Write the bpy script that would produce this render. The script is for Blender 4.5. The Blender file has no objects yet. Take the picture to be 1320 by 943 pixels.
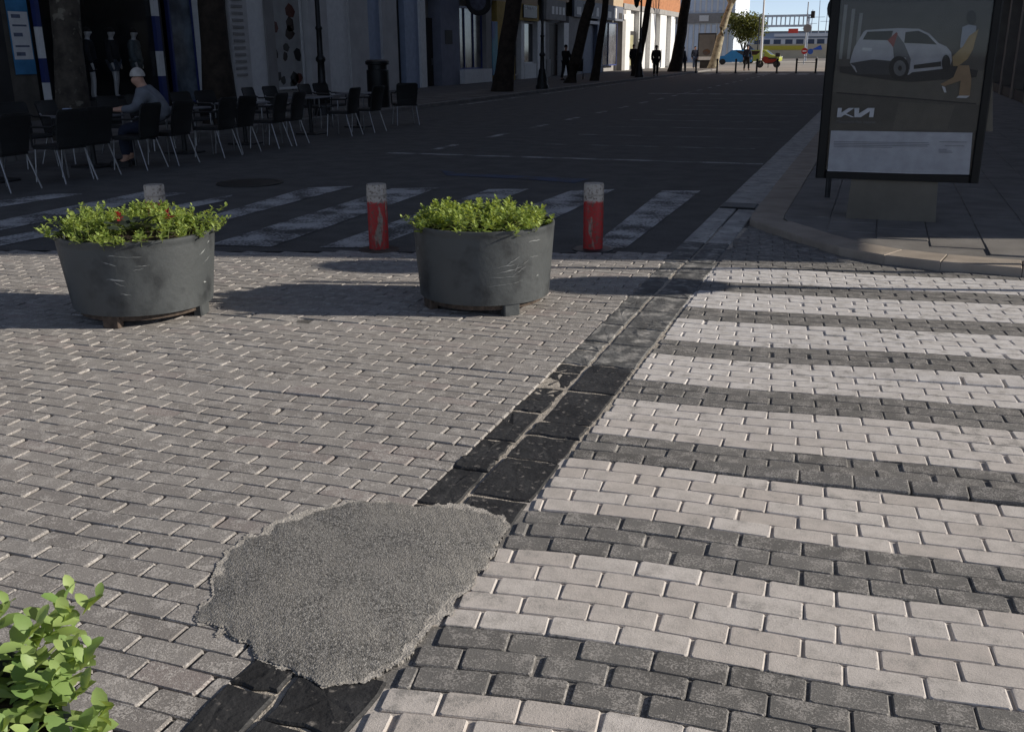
import bpy, bmesh, math, random
import numpy as np
from mathutils import Vector, Matrix
random.seed(7); rng = np.random.default_rng(7)
PI = math.pi
sc = bpy.context.scene; C = sc.collection

# ------------------------------------------------------------ camera, world, sun, exposure
F, HC = 1260.0, 1.6                       # focal length in photo pixels (1320 wide), camera height
PITCH = math.atan((471.5 - 65.4) / F); ROLL = math.radians(0.4)
YAW = math.atan((1145 - 660) * math.cos(PITCH) / F)      # the street runs along +Y, the camera looks a bit left of it
_fw0 = np.array([-math.sin(YAW), math.cos(YAW), 0]); _rt0 = np.array([math.cos(YAW), math.sin(YAW), 0.0])
FW = _fw0 * math.cos(PITCH) + np.array([0, 0, -math.sin(PITCH)]); _up = np.cross(_rt0, FW)
RT = math.cos(ROLL) * _rt0 - math.sin(ROLL) * _up; UP = math.sin(ROLL) * _rt0 + math.cos(ROLL) * _up
cd = bpy.data.cameras.new('camera'); cam = bpy.data.objects.new('camera', cd); C.objects.link(cam)
cd.sensor_fit = 'HORIZONTAL'; cd.sensor_width = 36; cd.lens = F / 1320 * 36; cd.clip_end = 3000; cd.clip_start = 0.05
cam.matrix_world = Matrix(((RT[0], UP[0], -FW[0], 0), (RT[1], UP[1], -FW[1], 0), (RT[2], UP[2], -FW[2], HC), (0, 0, 0, 1)))
sc.camera = cam
SUN_EL = math.radians(22.5); SUN_AZ = math.radians(15.5)          # sun stands to the right (+X), a little up the street
sdir = Vector((math.cos(SUN_EL) * math.cos(SUN_AZ), math.cos(SUN_EL) * math.sin(SUN_AZ), math.sin(SUN_EL)))
w = bpy.data.worlds.new('World'); sc.world = w; w.use_nodes = True
wn = w.node_tree; bg = wn.nodes['Background']; sky = wn.nodes.new('ShaderNodeTexSky'); sky.sky_type = 'NISHITA'
sky.sun_disc = False; sky.sun_elevation = SUN_EL; sky.sun_rotation = math.atan2(sdir.x, sdir.y)
sky.air_density = 0.55; sky.altitude = 1500; sky.dust_density = 0.0; sky.ozone_density = 3.0
hs = wn.nodes.new('ShaderNodeHueSaturation'); hs.inputs['Saturation'].default_value = .62; wn.links.new(sky.outputs[0], hs.inputs['Color'])
wn.links.new(hs.outputs[0], bg.inputs[0]); bg.inputs[1].default_value = 0.115
sl = bpy.data.lights.new('sun', 'SUN'); sl.energy = 4.8; sl.angle = math.radians(0.53); sl.color = (1.0, 0.92, 0.805)
so = bpy.data.objects.new('sun', sl); C.objects.link(so); so.rotation_euler = (-sdir).to_track_quat('-Z', 'Y').to_euler(); so.location = (20, 0, 30)
sc.view_settings.view_transform = 'Standard'; sc.view_settings.look = 'None'; sc.view_settings.gamma = 1; sc.view_settings.exposure = 0.25
sc.view_settings.use_curve_mapping = False
sc.cycles.max_bounces = 5; sc.cycles.transparent_max_bounces = 8

# ------------------------------------------------------------ photo pixel -> place
def ray(x, y): return RT * (x - 660) / F + UP * (471.5 - y) / F + FW
def g(x, y, z=0.0): d = ray(x, y); return d * ((z - HC) / d[2]) + np.array([0, 0, HC])
def gx(x, y, X): d = ray(x, y); return d * (X / d[0]) + np.array([0, 0, HC])
def gy(x, y, Y): d = ray(x, y); return d * (Y / d[1]) + np.array([0, 0, HC])

# ------------------------------------------------------------ materials
def nd(nt, t, ins=None, **pr):
    n = nt.nodes.new(t)
    for k, v in pr.items(): setattr(n, k, v)
    for k, v in (ins or {}).items():
        if isinstance(v, bpy.types.NodeSocket): nt.links.new(v, n.inputs[k])
        else: n.inputs[k].default_value = v
    return n
def ma(nt, op, a, b=0.0, c=0.0, clamp=False):
    return nd(nt, 'ShaderNodeMath', {0: a, 1: b, 2: c}, operation=op, use_clamp=clamp).outputs[0]
def mixc(nt, f, a, b, bt='MIX'):
    def c4(v): return v if isinstance(v, bpy.types.NodeSocket) else (*v[:3], 1)
    return nd(nt, 'ShaderNodeMix', {0: f, 6: c4(a), 7: c4(b)}, data_type='RGBA', blend_type=bt).outputs[2]
def noise(nt, vec, scale, detail=3, rough=.55): return nd(nt, 'ShaderNodeTexNoise', {'Vector': vec, 'Scale': scale, 'Detail': detail, 'Roughness': rough}).outputs[0]
def ramp(nt, v, a, b): return nd(nt, 'ShaderNodeMapRange', {0: v, 1: a, 2: b}).outputs[0]
def base(name):
    m = bpy.data.materials.new(name); m.use_nodes = True; nt = m.node_tree
    return m, nt, nt.nodes['Principled BSDF']
MC = {}
def pm(name, col, rough=.8, var=.18, scale=6, bump=0.0, bscale=60, metal=0, spec=.4, col2=None, world=False, spots=None):
    """plain procedural material: mottled colour + fine bump; spots=(colour, scale, lo, hi)"""
    if name in MC: return MC[name]
    m, nt, p = base(name)
    tc = nd(nt, 'ShaderNodeNewGeometry').outputs['Position'] if world else nd(nt, 'ShaderNodeTexCoord').outputs['Object']
    n1 = noise(nt, tc, scale, 4)
    c2 = col2 or tuple(min(1, c * (1 + var)) for c in col); c1 = tuple(c * (1 - var) for c in col)
    co = mixc(nt, ramp(nt, n1, .35, .65), c1, c2)
    if spots: co = mixc(nt, ramp(nt, noise(nt, tc, spots[1], 3, .6), spots[2], spots[3]), co, spots[0])
    nt.links.new(co, p.inputs['Base Color'])
    p.inputs['Roughness'].default_value = rough; p.inputs['Metallic'].default_value = metal; p.inputs['Specular IOR Level'].default_value = spec
    if bump:
        b = nd(nt, 'ShaderNodeBump', {'Strength': bump, 'Distance': .01, 'Height': noise(nt, tc, bscale, 4)})
        nt.links.new(b.outputs[0], p.inputs['Normal'])
    MC[name] = m; return m
def glassy(name, tint=(.8, .85, .9), refl=.08):
    if name in MC: return MC[name]
    m, nt, p = base(name); nt.nodes.remove(p); out = nt.nodes['Material Output']
    t = nd(nt, 'ShaderNodeBsdfTransparent', {0: (*tint, 1)}); gl = nd(nt, 'ShaderNodeBsdfGlossy', {'Roughness': .04})
    mx = nd(nt, 'ShaderNodeMixShader', {0: refl}); nt.links.new(t.outputs[0], mx.inputs[1]); nt.links.new(gl.outputs[0], mx.inputs[2])
    nt.links.new(mx.outputs[0], out.inputs[0]); MC[name] = m; return m

# paver grids: (angle, pitch along row, pitch across rows)
LA, LL, LP = math.radians(0.8), .215, .0895
RA, RL, RP = math.atan(.1), .205, .789 / 8
WARP = ((.012, 1.9, .6), (.006, 4.3, 2.0)), ((.021, 2.1, .7), (.009, 4.7, 2.0))
def warp(k, u, v): return sum(A_ * math.sin(q_ * u + p_ + .6 * v) for A_, q_, p_ in WARP[k])
R0 = 2.06                                   # phase of the white stripes across the rows
def paver_mat(name, ang, Lp, Wp, zebra):
    m, nt, p = base(name)
    pos = nd(nt, 'ShaderNodeNewGeometry').outputs['Position']
    s = nd(nt, 'ShaderNodeSeparateXYZ', {0: pos}); X, Y = s.outputs[0], s.outputs[1]
    ca, sa = math.cos(ang), math.sin(ang)
    u = ma(nt, 'ADD', ma(nt, 'MULTIPLY', X, ca), ma(nt, 'MULTIPLY', Y, sa))
    v = ma(nt, 'ADD', ma(nt, 'MULTIPLY', X, -sa), ma(nt, 'MULTIPLY', Y, ca))
    off = R0 if zebra else 0.0
    v0 = v
    for A_, q_, p_ in WARP[1 if zebra else 0]:
        v = ma(nt, 'SUBTRACT', v, ma(nt, 'MULTIPLY', ma(nt, 'SINE', ma(nt, 'ADD', ma(nt, 'MULTIPLY', u, q_), ma(nt, 'ADD', ma(nt, 'MULTIPLY', v0, .6), p_))), A_))
    row = ma(nt, 'FLOOR', ma(nt, 'DIVIDE', ma(nt, 'SUBTRACT', v, off), Wp))
    odd = ma(nt, 'MULTIPLY', ma(nt, 'FLOORED_MODULO', row, 2.0), .5)
    colm = ma(nt, 'FLOOR', ma(nt, 'ADD', ma(nt, 'DIVIDE', u, Lp), odd))
    cv = nd(nt, 'ShaderNodeCombineXYZ', {0: row, 1: colm}).outputs[0]
    wnz = nd(nt, 'ShaderNodeTexWhiteNoise', {0: cv}, noise_dimensions='3D')
    r1 = wnz.outputs[0]; r2 = ma(nt, 'FRACT', ma(nt, 'MULTIPLY', r1, 17.31))
    big = noise(nt, pos, 1.3, 4); mid = noise(nt, pos, 14, 4, .6); fine = noise(nt, pos, 330, 3, .7); sp = noise(nt, pos, 150, 2, .8)
    if zebra:
        c = mixc(nt, r1, (.125, .120, .114), (.19, .184, .175))
        c = mixc(nt, ma(nt, 'MULTIPLY', ramp(nt, big, .42, .62), .45), c, (.25, .24, .23))
    else:
        c = mixc(nt, r1, (.27, .25, .235), (.37, .347, .326))
        c = mixc(nt, ma(nt, 'MULTIPLY', ramp(nt, r2, .86, .9), .55), c, (.38, .315, .30))
        c = mixc(nt, ma(nt, 'MULTIPLY', ramp(nt, big, .45, .7), .5), c, (.42, .385, .36))
    c = mixc(nt, ma(nt, 'MULTIPLY', ramp(nt, mid, .35, .7), .4), c, (.10, .095, .088))
    c = mixc(nt, ma(nt, 'MULTIPLY', ramp(nt, ma(nt, 'ADD', ma(nt, 'MULTIPLY', sp, .62), ma(nt, 'MULTIPLY', mid, .5)), .56, .64), .5 if zebra else .85), c, (.60, .565, .53))
    c = mixc(nt, ma(nt, 'MULTIPLY', ramp(nt, fine, .42, .62), .5), c, (.07, .066, .062))
    if zebra:
        wob = ma(nt, 'MULTIPLY', ma(nt, 'SUBTRACT', noise(nt, pos, 2.2, 2), .5), .03)
        wob2 = ma(nt, 'MULTIPLY', ma(nt, 'SUBTRACT', noise(nt, pos, 45, 3), .5), .014)
        vv = ma(nt, 'ADD', ma(nt, 'ADD', v, wob), wob2)
        fr = ma(nt, 'FRACT', ma(nt, 'DIVIDE', ma(nt, 'SUBTRACT', vv, R0), .789))
        st = ma(nt, 'MULTIPLY', ramp(nt, fr, .373, .381), ramp(nt, fr, .998, .99))
        st = ma(nt, 'MULTIPLY', st, ramp(nt, v, 7.60, 7.585))
        wear = ramp(nt, ma(nt, 'ADD', ma(nt, 'MULTIPLY', mid, .55), ma(nt, 'ADD', ma(nt, 'MULTIPLY', sp, .35), ma(nt, 'MULTIPLY', big, .4))), .80, .715)
        wear = ma(nt, 'MULTIPLY', wear, ma(nt, 'SUBTRACT', 1.0, ma(nt, 'MULTIPLY', ramp(nt, fine, .56, .72), .35)))
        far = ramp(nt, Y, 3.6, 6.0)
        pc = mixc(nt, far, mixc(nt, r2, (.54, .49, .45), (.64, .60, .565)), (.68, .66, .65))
        pc = mixc(nt, ma(nt, 'MULTIPLY', ramp(nt, ma(nt, 'ADD', ma(nt, 'MULTIPLY', mid, .6), ma(nt, 'MULTIPLY', sp, .4)), .43, .60), .6), pc, (.36, .335, .31))
        pc = mixc(nt, ma(nt, 'MULTIPLY', ramp(nt, fine, .48, .66), .35), pc, (.27, .25, .235))
        pc = mixc(nt, ma(nt, 'MULTIPLY', r1, .22), pc, (.45, .41, .38))
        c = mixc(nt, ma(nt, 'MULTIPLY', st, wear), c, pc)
    nt.links.new(c, p.inputs['Base Color'])
    p.inputs['Roughness'].default_value = .82; p.inputs['Specular IOR Level'].default_value = .3
    h = ma(nt, 'ADD', ma(nt, 'MULTIPLY', fine, .5), ma(nt, 'ADD', ma(nt, 'MULTIPLY', sp, .6), ma(nt, 'MULTIPLY', mid, .8)))
    nt.links.new(nd(nt, 'ShaderNodeBump', {'Strength': .5, 'Distance': .004, 'Height': h}).outputs[0], p.inputs['Normal'])
    return m
M_pav = paver_mat('grey_paver', LA, LL, LP, False)
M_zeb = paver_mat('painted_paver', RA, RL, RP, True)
M_bed = pm('joint_sand', (.20, .185, .165), .95, .35, 9, .6, 120, world=True)
M_bedd = pm('joint_dirt', (.10, .094, .088), .95, .4, 9, .6, 120, world=True)
M_mort = pm('crumbled_mortar', (.40, .36, .31), .95, .3, 30, .8, 140, world=True)
M_asph = pm('asphalt', (.082, .079, .076), .9, .22, 3, .5, 220, world=True, spots=((.13, .126, .12), 90, .5, .72))
M_conc = pm('gutter_concrete', (.40, .39, .375), .9, .28, 5, .5, 90, world=True, spots=((.22, .215, .205), 10, .52, .66))
M_kerb = pm('kerb_stone', (.31, .265, .22), .88, .14, 4, .3, 90, world=True)
M_slab = pm('pavement_slab', (.165, .155, .145), .88, .2, 3, .3, 90, world=True)
M_slate = pm('dark_slate', (.030, .030, .031), .6, .35, 6, .5, 45, spec=.3, world=True, spots=((.20, .185, .17), 30, .60, .72))
M_slate2 = pm('dusty_slate', (.105, .105, .104), .75, .3, 7, .5, 45, spec=.3, world=True, spots=((.30, .29, .275), 9, .50, .66))
M_black = pm('black_paint', (.012, .012, .013), .45, .2, 8, .15, 50)
M_alu = pm('aluminium', (.32, .32, .33), .4, .1, 20, 0, metal=1)
M_steel = pm('dark_steel', (.05, .05, .052), .5, .2, 15, .1, 60, metal=.6)
M_soil = pm('soil', (.035, .024, .016), .95, .4, 30, .9, 60)
M_bark = pm('plane_bark', (.055, .046, .036), .95, .4, 5, .9, 14, spots=((.15, .135, .105), 4, .58, .64))
M_white = pm('white_render', (.50, .49, .48), .85, .08, 2, .15, 60)
M_skin = pm('skin', (.42, .24, .17), .6, .1, 20)

# ------------------------------------------------------------ mesh helpers
class MB:
    def __init__(s): s.v = []; s.f = []
    def add(s, vs, fs):
        o = len(s.v); s.v += [tuple(map(float, v)) for v in vs]; s.f += [tuple(i + o for i in f) for f in fs]; return s
    def box(s, x0, x1, y0, y1, z0, z1):
        return s.add([(x0, y0, z0), (x1, y0, z0), (x1, y1, z0), (x0, y1, z0), (x0, y0, z1), (x1, y0, z1), (x1, y1, z1), (x0, y1, z1)],
                     [(0, 3, 2, 1), (4, 5, 6, 7), (0, 1, 5, 4), (1, 2, 6, 5), (2, 3, 7, 6), (3, 0, 4, 7)])
    def rbox(s, x0, x1, y0, y1, z0, z1, b=.02):
        """box with all upright and top edges bevelled"""
        def ring(i, z): return [(x0 + b + i, y0 + i, z), (x1 - b - i, y0 + i, z), (x1 - i, y0 + b + i, z), (x1 - i, y1 - b - i, z), (x1 - b - i, y1 - i, z), (x0 + b + i, y1 - i, z), (x0 + i, y1 - b - i, z), (x0 + i, y0 + b + i, z)]
        return s.rings([ring(0, z0), ring(0, z1 - b), ring(b * .7, z1)])
    def rings(s, rs, cap=True, close=True):
        n = len(rs[0]); o = len(s.v)
        for r in rs: s.v += [tuple(map(float, p)) for p in r]
        for k in range(len(rs) - 1):
            for i in range(n if close else n - 1):
                a = o + k * n + i; b = o + k * n + (i + 1) % n
                s.f.append((a, b, b + n, a + n))
        if cap:
            s.f.append(tuple(o + i for i in reversed(range(n)))); s.f.append(tuple(o + (len(rs) - 1) * n + i for i in range(n)))
        return s
    def lathe(s, prof, c=(0, 0, 0), seg=24, sx=1, sy=1):
        return s.rings([[(c[0] + r * sx * math.cos(2 * PI * i / seg), c[1] + r * sy * math.sin(2 * PI * i / seg), c[2] + z) for i in range(seg)] for r, z in prof])
    def tube(s, pts, rad, seg=8):
        pts = [Vector(p) for p in pts]; rad = rad if isinstance(rad, (list, tuple)) else [rad] * len(pts)
        rs = []
        for i, p in enumerate(pts):
            d = (pts[min(i + 1, len(pts) - 1)] - pts[max(i - 1, 0)]).normalized()
            a = d.cross(Vector((0, 0, 1)) if abs(d.z) < .95 else Vector((1, 0, 0))).normalized(); b = d.cross(a)
            rs.append([p + (a * math.cos(2 * PI * k / seg) + b * math.sin(2 * PI * k / seg)) * rad[i] for k in range(seg)])
        return s.rings(rs)
    def prism(s, poly, axis, a0, a1):
        """extrude a 2-D polygon along axis ('x','y','z')"""
        def P(p, t): return {'x': (t, p[0], p[1]), 'y': (p[0], t, p[1]), 'z': (p[0], p[1], t)}[axis]
        return s.rings([[P(p, a0) for p in poly], [P(p, a1) for p in poly]])
    def build(s, name, mat, parent=None, smooth=False, loc=None, fix=True):
        me = bpy.data.meshes.new(name); me.from_pydata(s.v, [], s.f); 
        if fix:
            bm = bmesh.new(); bm.from_mesh(me); bmesh.ops.recalc_face_normals(bm, faces=bm.faces); bm.to_mesh(me); bm.free()
        if smooth:
            me.polygons.foreach_set('use_smooth', [True] * len(me.polygons))
            try: me.set_sharp_from_angle(angle=math.radians(40))
            except Exception: pass
        me.materials.append(mat); o = bpy.data.objects.new(name, me); C.objects.link(o)
        if parent: o.parent = parent
        if loc is not None: o.location = loc
        return o
def tag(o, label=None, cat=None, group=None, kind=None):
    if label: o['label'] = label
    if cat: o['category'] = cat
    if group: o['group'] = group
    if kind: o['kind'] = kind
    return o
def thing(name, label, cat, loc=(0, 0, 0), rz=0, group=None):
    o = bpy.data.objects.new(name, None); C.objects.link(o); o.location = loc; o.rotation_euler = (0, 0, rz); o.empty_display_size = .2
    return tag(o, label, cat, group)
def struct(o): o['kind'] = 'structure'; return o
def copy_tree(o, parent=None):
    c = o.copy(); C.objects.link(c)
    if parent: c.parent = parent
    for ch in list(o.children): copy_tree(ch, c)
    return c
def meshdata(vs, fs, mat, name, smooth=False):
    me = bpy.data.meshes.new(name); me.from_pydata(vs, [], fs); me.materials.append(mat)
    if smooth: me.polygons.foreach_set('use_smooth', [True] * len(me.polygons))
    return me
def inst(name, me, parent, mw):
    o = bpy.data.objects.new(name, me); C.objects.link(o); o.parent = parent; o.matrix_local = mw; return o
def inpoly(x, y, P):
    r = False; j = len(P) - 1
    for i in range(len(P)):
        if (P[i][1] > y) != (P[j][1] > y) and x < (P[j][0] - P[i][0]) * (y - P[i][1]) / (P[j][1] - P[i][1]) + P[i][0]: r = not r
        j = i
    return r
def pdist(x, y, P):
    d = 9e9
    for i in range(len(P)):
        ax, ay = P[i]; bx, by = P[(i + 1) % len(P)]; dx, dy = bx - ax, by - ay
        t = max(0, min(1, ((x - ax) * dx + (y - ay) * dy) / (dx * dx + dy * dy + 1e-12))); d = min(d, math.hypot(x - ax - t * dx, y - ay - t * dy))
    return d

# ------------------------------------------------------------ ground sheets
XK_L, XF_L = -12.7, -18.7          # left kerb line, left facade line
XK_R, XF_R = -1.09, 3.8            # right kerb line, right facade line
def edgeY(x): return 8.42 + .305 * x                  # seam between pavers and asphalt (under the bollards)
m = MB(); m.add([(-900, -300, -.09), (900, -300, -.09), (900, 1600, -.09), (-900, 1600, -.09)], [(0, 1, 2, 3)])
struct(m.build('ground', pm('far_ground', (.22, .20, .18), .95, .2, .05, world=True), fix=False))
m = MB(); m.add([(-30, edgeY(-30), -.003), (-1.5, edgeY(-1.5), -.003), (-1.5, 79, -.003), (-30, 79, -.003)], [(0, 1, 2, 3)])
road = struct(m.build('road', M_asph, fix=False))
m = MB(); m.box(-400, 300, 79, 145, -.09, -.004); struct(m.build('far_road', pm('far_paving', (.30, .27, .235), .95, .15, .3, world=True)))
def hgt(x, y):
    h = .005 * math.sin(1.7 * x + .6) * math.sin(1.3 * y + 1) + .0022 * math.sin(3.9 * x - 1.1 * y) + .002 * math.sin(4.6 * y + 2.1 * x)
    if x > XK_R:                                     # a heaved row in the crossing
        vv = -x * math.sin(RA) + y * math.cos(RA) - (R0 + RP * 16.0 + .02)
        if vv > 0: h += .017 * math.exp(-vv / .20) * max(0, min(1, (x + .95) / .8))
        vv = y - 5.05 - .12 * x
        if vv > 0: h += .012 * math.exp(-vv / .2) * max(0, min(1, (x + .1) / .5))
    else:
        vv = y - 3.98 - .03 * x
        if vv > 0: h += .012 * math.exp(-vv / .25) * math.exp(-((x + 2.6) / .7) ** 2)
        vv = y - 4.55 - .05 * (x + 2)
        if vv > 0: h += .011 * math.exp(-vv / .2) * math.exp(-((x + 1.9) / .45) ** 2)
        vv = y - 5.1 - .03 * (x + 3)
        if vv > 0: h += .012 * math.exp(-vv / .2) * math.exp(-((x + 3.6) / .9) ** 2)
    return h
def bed_sheet(name, x0, x1, y0, y1, mat, keep, dz, st=.1):
    m = MB(); nx, ny = int(round((x1 - x0) / st)), int(round((y1 - y0) / st))
    m.v = [(x0 + (x1 - x0) * i / nx, y0 + (y1 - y0) * j / ny, hgt(x0 + (x1 - x0) * i / nx, y0 + (y1 - y0) * j / ny) + dz) for j in range(ny + 1) for i in range(nx + 1)]
    for j in range(ny):
        for i in range(nx):
            if keep(x0 + (x1 - x0) * (i + .5) / nx, y0 + (y1 - y0) * (j + .5) / ny): q = j * (nx + 1) + i; m.f.append((q, q + 1, q + nx + 2, q + nx + 1))
    return struct(m.build(name, mat, fix=False))
KERB = [(-1.09, 9.95), (-1.07, 9.6), (-.97, 9.36), (-.78, 9.08), (-.52, 8.68), (-.2, 8.3), (.15, 8.07), (.55, 7.95), (1.1, 7.88), (1.9, 7.82), (2.9, 7.78), (4.0, 7.76), (5.2, 7.75)]
def kerbY(x):
    for i in range(len(KERB) - 1):
        (x0, y0), (x1, y1) = KERB[i], KERB[i + 1]
        if x0 <= x <= x1: return y0 + (y1 - y0) * (x - x0) / (x1 - x0 + 1e-9)
    return KERB[-1][1] if x > 5 else 10.0

pave_l = bed_sheet('brick_pavement', -14, -1.42, -4, 8.2, M_bedd, lambda x, y: y < edgeY(x) + .1, -.011)
pave_r = bed_sheet('brick_crossing', -1.12, 9, -4, 10.2, M_zeb, lambda x, y: y < kerbY(x) + .25, -.0085)

# asphalt repair patch outline (traced on the ground)
PATCHPX = [(436, 650), (470, 647), (545, 652), (600, 652), (655, 668), (645, 700), (625, 735), (600, 765), (570, 795), (540, 830), (505, 866), (470, 880), (420, 888), (380, 872), (345, 855), (330, 842), (300, 822), (262, 808), (246, 798), (262, 775), (275, 745), (280, 728), (292, 712), (325, 695), (360, 675), (400, 662)]
PATCH = [tuple(g(x, y)[:2]) for x, y in PATCHPX]

# ------------------------------------------------------------ pavers
def paver_geo(L, W, b, seed, depth=.05):
    r = random.Random(seed); hl, hw = L / 2, W / 2; c = .006
    def ring(i, z, j):
        iy = i * (.42 if L > .21 else .62)
        P = [(-hl + c, -hw), (hl - c, -hw), (hl, -hw + c), (hl, hw - c), (hl - c, hw), (-hl + c, hw), (-hl, hw - c), (-hl, -hw + c)]
        return [((x - math.copysign(i, x)) + r.uniform(-j, j), (y - math.copysign(iy, y)) + r.uniform(-j, j), z + r.uniform(-j, j) * .4) for x, y in P]
    R = [ring(-.0005, -depth, 0), ring(0, -b * .9, .0008), ring(b, 0, .0010)]
    if r.random() < .12:                             # a knocked-off corner
        k = r.choice((0, 2, 4, 6)); d = r.uniform(.003, .008)
        for q in (1, 2):
            for kk in (k, (k + 1) % 8):
                x, y, z = R[q][kk]; R[q][kk] = (x * (1 - d / hl), y * (1 - d / hw * .5), z - d * .3)
    vs = R[0] + R[1] + R[2]; fs = []
    for k in range(2):
        for i in range(8):
            a = k * 8 + i; bb = k * 8 + (i + 1) % 8; fs.append((a, bb, bb + 8, a + 8))
    fs.append(tuple(range(16, 24)))
    return vs, fs
LVAR = [paver_geo(LL - .0045, LP - .0026, .0056, 10 + i) for i in range(10)]
RVAR = [paver_geo(RL - .0055 - (.022 if i > 9 else 0), RP - .0036, .0046, 40 + i) for i in range(12)]
LME = [meshdata(v, f, M_pav, 'paver') for v, f in LVAR]; RME = [meshdata(v, f, M_zeb, 'paver') for v, f in RVAR]
def pix(x, y, z=0):
    d = np.array([x, y, z - HC]); c = d @ FW
    return (660 + F * (d @ RT) / c, 471.5 - F * (d @ UP) / c, c) if c > .05 else (0, 0, -1)
def lay(ang, L, W, off, x0, x1, y0, y1, keep, xmin, xmax, variants, seed):
    """running bond; returns [(matrix, variant or (verts, faces), size in view)]"""
    r = random.Random(seed); out = []; ca, sa = math.cos(ang), math.sin(ang)
    us = [x * ca + y * sa for x in (x0, x1) for y in (y0, y1)]; vs = [-x * sa + y * ca for x in (x0, x1) for y in (y0, y1)]
    for row in range(int(math.floor((min(vs) - off) / W)), int((max(vs) - off) / W) + 1):
        odd = .5 * (row % 2); jr = r.uniform(-.012, .012)
        for col in range(int(min(us) / L) - 2, int(max(us) / L) + 2):
            u0 = (col - odd) * L + jr + r.gauss(0, .0018); u1 = u0 + L; v = off + (row + .5) * W + r.gauss(0, .0007)
            um = (u0 + u1) / 2; v_ = v; wk = 1 if off else 0; v = v_ + warp(wk, um, v_); v = v_ + warp(wk, um, v); sl_ = (warp(wk, um + .05, v) - warp(wk, um - .05, v)) / .1
            x, y = um * ca - v * sa, um * sa + v * ca
            if not (y0 < y < y1): continue
            # cut against the slate strip
            a, b = u0, u1
            lim0 = (xmin + v * sa) / ca; lim1 = (xmax + v * sa) / ca
            a2, b2 = max(a, lim0), min(b, lim1)
            if b2 - a2 < .035: continue
            cut = (b2 - a2) < (b - a) - .004
            um = (a2 + b2) / 2; x, y = um * ca - v * sa, um * sa + v * ca
            if not keep(x, y): continue
            e = .05; gxn = (hgt(x + e, y) - hgt(x - e, y)) / (2 * e); gyn = (hgt(x, y + e) - hgt(x, y - e)) / (2 * e)
            z = hgt(x, y) + r.gauss(0, .0006) - (.004 if r.random() < .03 else 0)
            rot = Matrix.Rotation(ang + math.atan(sl_) + r.gauss(0, .004), 4, 'Z')
            tilt = Matrix.Rotation(math.atan(gyn) + r.gauss(0, .0035), 4, 'X') @ Matrix.Rotation(-math.atan(gxn) + r.gauss(0, .004), 4, 'Y')
            M4 = Matrix.Translation((x, y, z)) @ tilt @ rot
            geo = paver_geo(b2 - a2 - .008, W - .005, .005, r.randrange(10 ** 6)) if cut else (r.randrange(10) if r.random() > .03 or len(variants) < 12 else r.choice((10, 11)))
            px, py, dd = pix(x, y, z)
            size = 1 / dd if (dd > 0 and -8 < px < 1328 and 300 < py < 950) else 0
            out.append((M4, geo, size))
    return out
def pour(bricks, parent, variants, meshes, mat, name):
    bricks.sort(key=lambda b: -b[2])
    for M4, geo, s in bricks[:300]:
        me = meshes[geo] if isinstance(geo, int) else meshdata(*geo, mat, name)
        inst(name, me, parent, M4)
    V = []; Fc = []
    for M4, geo, s in bricks[300:]:
        vs, fs = variants[geo] if isinstance(geo, int) else geo
        o = len(V); V += [tuple(M4 @ Vector(v)) for v in vs]; Fc += [tuple(i + o for i in f) for f in fs]
    o = bpy.data.objects.new(name + '_field', meshdata(V, Fc, mat, name + '_field')); C.objects.link(o); o.parent = parent; o['kind'] = 'stuff'
def keepL(x, y): return y < edgeY(x) - .02 and not (inpoly(x, y, PATCH) and pdist(x, y, PATCH) > .11)
def keepR(x, y):
    if inpoly(x, y, PATCH) and pdist(x, y, PATCH) > .1: return False
    return y < kerbY(x) - .02
pour(lay(LA, LL, LP, 0, -9.5, -1.47, .35, 8.2, keepL, -99, -1.475, LVAR, 3), pave_l, LVAR, LME, M_pav, 'paver')
pour(lay(RA, RL, RP, R0, -1.2, 4.2, .35, 10.0, keepR, -1.065, 99, RVAR, 5), pave_r, RVAR, RME, M_zeb, 'paver')

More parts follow.
